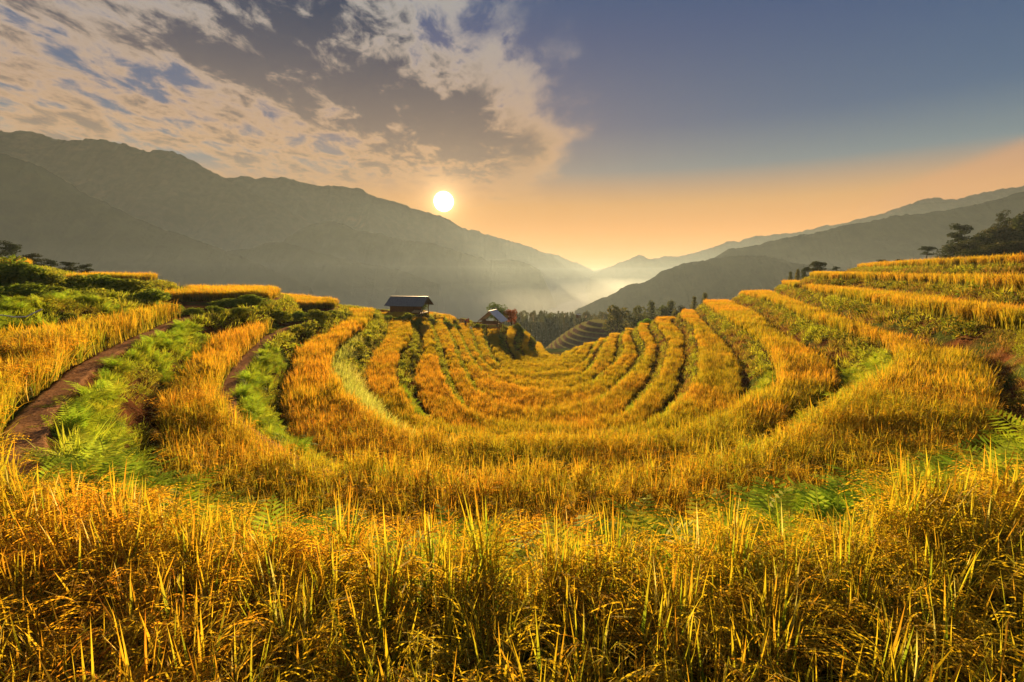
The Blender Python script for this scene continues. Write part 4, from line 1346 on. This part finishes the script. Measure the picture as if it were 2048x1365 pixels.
SHEDR = solid_mat('white_sheet', (.60, .60, .58, 1), (.75, .74, .72, 1), 4)
for (x, y, w, lab) in ((m_(1242) * 165, 165, 2.6, 'tiny white-roofed shed beside the big round hazy tree'), (m_(1157) * 182, 182, 1.7, 'tiny white shelter on the top of the striped hill')):
    z0 = gz(x, y) if w > 2 else -18.2
    e = empty('field_shed', (x, y, z0), .3); tag(e, lab, 'shed', 'tiny pale field sheds beyond the bowl')
    for sg in (0, 1):
        part(corrugated(w, w * .42, 5), 'roof_panel', SHEDR, e, Matrix.Translation((0, 0, 1.9)) @ Matrix.Rotation(math.pi * sg, 4, 'Z') @ Matrix.Rotation(.45, 4, 'X'))
    for ix in (-1, 1):
        for iy in (-1, 1):
            b = MB(); b.tube([(ix * w * .42, iy * w * .3, -.6), (ix * w * .42, iy * w * .3, 1.7)], [.05, .05], 5); b.build('post', POLE, e)
    b = MB(); b.box((0, w * .3 + .04, .9), (w * .8, .05, 1.2)); b.build('wall', WOOD, e)


# ------------------------------------------------------------------ striped hill and the wood beyond the mouth of the bowl
def build_striped_hill():
    m, N = new_mat('ploughed_steps')
    g = N.n('ShaderNodeNewGeometry')
    sp = N.n('ShaderNodeSeparateXYZ'); N.l(g.outputs['True Normal'], sp.inputs[0])
    n = N.noise(g.outputs['Position'], .9, 5, .6); n2 = N.noise(g.outputs['Position'], .08, 3)
    flat = N.mix(N.step(n, .3, .7), (.085, .050, .034, 1), (.135, .082, .055, 1))
    flat = N.mix(N.step(n2, .5, .66), flat, (.06, .07, .02, 1))
    bank = N.mix(N.step(n, .3, .7), (.16, .155, .045, 1), (.24, .22, .07, 1))
    finish(N, principled(N, N.mix(N.step(sp.outputs[2], .80, .95), flat, bank), 1.0, 0.0, n, .5, .1))
    nx, ny = 190, 240
    x = np.linspace(4, 66, nx); y = np.linspace(126, 226, ny)
    X, Y = np.meshgrid(x, y)
    d = np.sqrt(((X - 33) / 25) ** 2 + ((Y - 180) / 46) ** 2)
    h = -18.4 - 17 * np.clip(d, 0, 1.6) ** 1.7 + 1.6 * (fbm(X / 16, Y / 16, 3) - .5) - .03 * np.abs(X - 33)
    st = 1.35
    q = h / st; f = q - np.floor(q)
    hs = st * (np.floor(q) + sstep(.60, 1.0, f)) + .05 * f
    o = grid_mesh('hill', np.stack([X, Y, hs], -1), m)
    tag(o, 'low rounded hill of bare brown terraces with pale edges beyond the bowl', 'hill', kind='structure')


build_striped_hill()


def build_wood():
    ms = []
    for k, v in (('conifer', 0), ('conifer', 1), ('dense_tree', 0), ('conifer', 2), ('dense_tree', 1)):
        tm, cm = tree_meshes(k, v)
        bm = bmesh.new(); bm.from_mesh(tm); bm.from_mesh(cm)
        me = bpy.data.meshes.new('wood_tree'); bm.to_mesh(me); bm.free(); me.materials.append(LEAF)
        ms.append(me)
    V = variant_collection('wood_variant', ms)
    n = 900
    x = rng.uniform(-25, 130, n); y = rng.uniform(222, 330, n)
    z = ground(x, y)[0]
    keep = (np.abs((x / y)) < .9)
    x, y, z = x[keep], y[keep], z[keep]
    n = len(x)
    scatter('wood', np.stack([x, y, z - .2], -1), np.stack([x * 0, x * 0, rng.uniform(0, 6.28, n)], -1), rng.uniform(3.6, 7.6, n), rng.integers(0, 5, n), rng.random(n), V, 'hazy belt of small pointed trees across the mouth of the valley', 'wood')


build_wood()


# ------------------------------------------------------------------ a person bent over the rice, straw stacks, brush fence, pipe
CLOTH_R = solid_mat('red_cloth', (.42, .015, .03, 1), (.55, .03, .05, 1), 12)
CLOTH_B = solid_mat('dark_blue_cloth', (.02, .03, .06, 1), (.05, .06, .10, 1), 12)
SKIN = solid_mat('skin', (.42, .24, .16, 1), (.48, .28, .19, 1), 9)
HAIR = solid_mat('black_hair', (.012, .010, .009, 1), (.03, .025, .02, 1), 20)
BAG = solid_mat('pale_sack', (.50, .54, .62, 1), (.68, .70, .74, 1), 8)


def skin_body(name, mat, parent, V, E, rad, root):
    me = bpy.data.meshes.new(name); me.from_pydata(V, E, [])
    o = bpy.data.objects.new(name, me); COL.objects.link(o); o.parent = parent
    me.materials.append(mat)
    sk = o.modifiers.new('skin', 'SKIN'); sk.use_smooth_shade = True
    lay = me.skin_vertices[0].data if me.skin_vertices else None
    if lay is None:
        bm = bmesh.new(); bm.from_mesh(me); bm.verts.layers.skin.verify(); bm.to_mesh(me); bm.free()
        lay = me.skin_vertices[0].data
    for i, r in enumerate(rad):
        lay[i].radius = (r, r); lay[i].use_root = (i == root)
    o.modifiers.new('smooth', 'SUBSURF').levels = 1
    o.modifiers['smooth'].render_levels = 2
    return o


def person():
    x, y = -7.05, 72.6
    e = empty('person', (x, y, gz(x, y)), R(-25))
    tag(e, 'person in a red jacket bending over at the edge of the rice between the huts', 'person')
    # +x is the way the person faces
    P = dict(pel=(0, 0, .86), sp=(.18, 0, 1.03), ch=(.36, 0, 1.16), nk=(.46, 0, 1.20), hd=(.55, 0, 1.20), ht=(.66, 0, 1.16),
             hl=(0, .10, .82), kl=(.08, .11, .46), al=(.0, .12, .08), tl=(.16, .13, .03), hr=(0, -.10, .82), kr=(.02, -.11, .46), ar=(-.10, -.12, .08), tr=(.06, -.13, .03),
             sl=(.38, .19, 1.14), el=(.46, .24, .86), wl=(.60, .16, .64), fl=(.66, .14, .57), sr=(.38, -.19, 1.14), er=(.50, -.23, .88), wr=(.66, -.14, .68), fr=(.72, -.12, .61))
    K = list(P); I = {k: i for i, k in enumerate(K)}
    E = [('pel', 'sp'), ('sp', 'ch'), ('ch', 'nk'), ('nk', 'hd'), ('hd', 'ht'), ('pel', 'hl'), ('hl', 'kl'), ('kl', 'al'), ('al', 'tl'), ('pel', 'hr'), ('hr', 'kr'), ('kr', 'ar'), ('ar', 'tr'),
         ('ch', 'sl'), ('sl', 'el'), ('el', 'wl'), ('wl', 'fl'), ('ch', 'sr'), ('sr', 'er'), ('er', 'wr'), ('wr', 'fr')]
    rad = dict(pel=.13, sp=.12, ch=.13, nk=.055, hd=.085, ht=.075, hl=.085, kl=.06, al=.042, tl=.035, hr=.085, kr=.06, ar=.042, tr=.035, sl=.06, el=.042, wl=.03, fl=.03, sr=.06, er=.042, wr=.03, fr=.03)
    skin_body('body', SKIN, e, [P[k] for k in K], [(I[a], I[b]) for a, b in E], [rad[k] for k in K], 0)

    def sub(name, mat, keys, grow):
        ks = [k for k in K if k in keys]; J = {k: i for i, k in enumerate(ks)}
        return skin_body(name, mat, e, [P[k] for k in ks], [(J[a], J[b]) for a, b in E if a in J and b in J], [rad[k] + grow for k in ks], 0)
    sub('jacket', CLOTH_R, ('pel', 'sp', 'ch', 'sl', 'el', 'wl', 'sr', 'er', 'wr'), .022)
    sub('trousers', CLOTH_B, ('pel', 'hl', 'kl', 'al', 'hr', 'kr', 'ar'), .016)
    mb = MB(); bm = bmesh.new(); bmesh.ops.create_uvsphere(bm, u_segments=14, v_segments=9, radius=.105)
    me = bpy.data.meshes.new('headscarf'); bm.to_mesh(me); bm.free(); me.materials.append(CLOTH_R)
    hs = bpy.data.objects.new('headscarf', me); COL.objects.link(hs); hs.parent = e; hs.location = (.575, 0, 1.215); hs.scale = (1.1, .95, .9)
    # sack on the ground beside
    bm = bmesh.new(); bmesh.ops.create_uvsphere(bm, u_segments=16, v_segments=10, radius=.30)
    for v in bm.verts:
        v.co.z *= .85; v.co *= 1 + .10 * math.sin(v.co.x * 21 + v.co.z * 13)
        if v.co.z > .15: v.co.x *= .6; v.co.y *= .6
    me = bpy.data.meshes.new('sack'); bm.to_mesh(me); bm.free(); me.materials.append(BAG); me.polygons.foreach_set('use_smooth', [True] * len(me.polygons))
    s = bpy.data.objects.new('sack', me); COL.objects.link(s); s.location = (x + .85, y - .5, gz(x + .85, y - .5) + .5)
    s.location.z = gz(x + .85, y - .5) + .22
    s.scale = (1, 1, 1.5)
    tag(s, 'pale stuffed sack standing in front of the bent person', 'sack')


person()


def straw_stack(x, y, s, lab):
    mb = MB()
    for i in range(70):
        a = U(0, 6.28); r = .38 * math.sqrt(random.random())
        c = random.choice(STRAW)
        ribbon(mb, (math.cos(a) * r, math.sin(a) * r, 0), a, U(-.35, .15), 1.15, .03, 3, U(.2, 1.6), (mixc(c, (.15, .08, .03), .5), mixc(c, (.2, .12, .05), .4), c), .4)
    o = mb.build('straw_stack', RICE)
    o.location = (x, y, gz(x, y)); o.scale = (s, s, s)
    tag(o, lab, 'straw stack', 'cut straw stacks right of the dark-roofed hut')


straw_stack(m_(861) * 73, 73, .7, 'smaller straw stack, nearer the dark-roofed hut')
straw_stack(m_(869) * 73, 73, 1.0, 'taller middle straw stack right of the dark-roofed hut')
straw_stack(m_(878) * 73, 73, .75, 'straw stack farthest right of the dark-roofed hut')


def brush_fence():
    e = empty('brush_fence', (-7.6, 74, 0)); tag(e, 'low brown brush fence along the edge left of the pale-roofed hut', 'fence')
    br = MB()
    for i in range(14):
        x = -2.0 + i * .30 ; z0 = gz(-7.6 + x, 74)
        b = MB(); b.tube([(x, 0, z0 - .2), (x + U(-.05, .05), U(-.05, .05), z0 + U(.7, 1.25))], [.035, .02], 5); b.build('stake', POLE, e)
        for j in range(22):
            c = random.choice(DRY)
            ribbon(br, (x + U(-.2, .2), U(-.12, .12), z0), U(0, 6.28), U(.1, .6), U(.4, .9), .03, 3, U(0, .8), (c, c, mixc(c, (.4, .3, .15), .5)), .4)
    br.build('brushwood', WEED, e)


brush_fence()


def water_pipe():
    mb = MB()
    pts = catmull([(-13.9, 12.6), (-13.6, 12.75), (-13.2, 13.0), (-12.95, 13.2)], .2)
    n = len(pts)
    P = []
    for i, p in enumerate(pts):
        t = i / (n - 1)
        P.append((p[0] + .1, p[1], gz(p[0], p[1]) + .10 + .75 * t ** 1.6))
    mb.tube(P, [.018] * n, 6)
    o = mb.build('water_pipe', BAG, smooth=True)
    tag(o, 'thin pale pipe curving up from the soil bank at the left edge', 'pipe')


water_pipe()
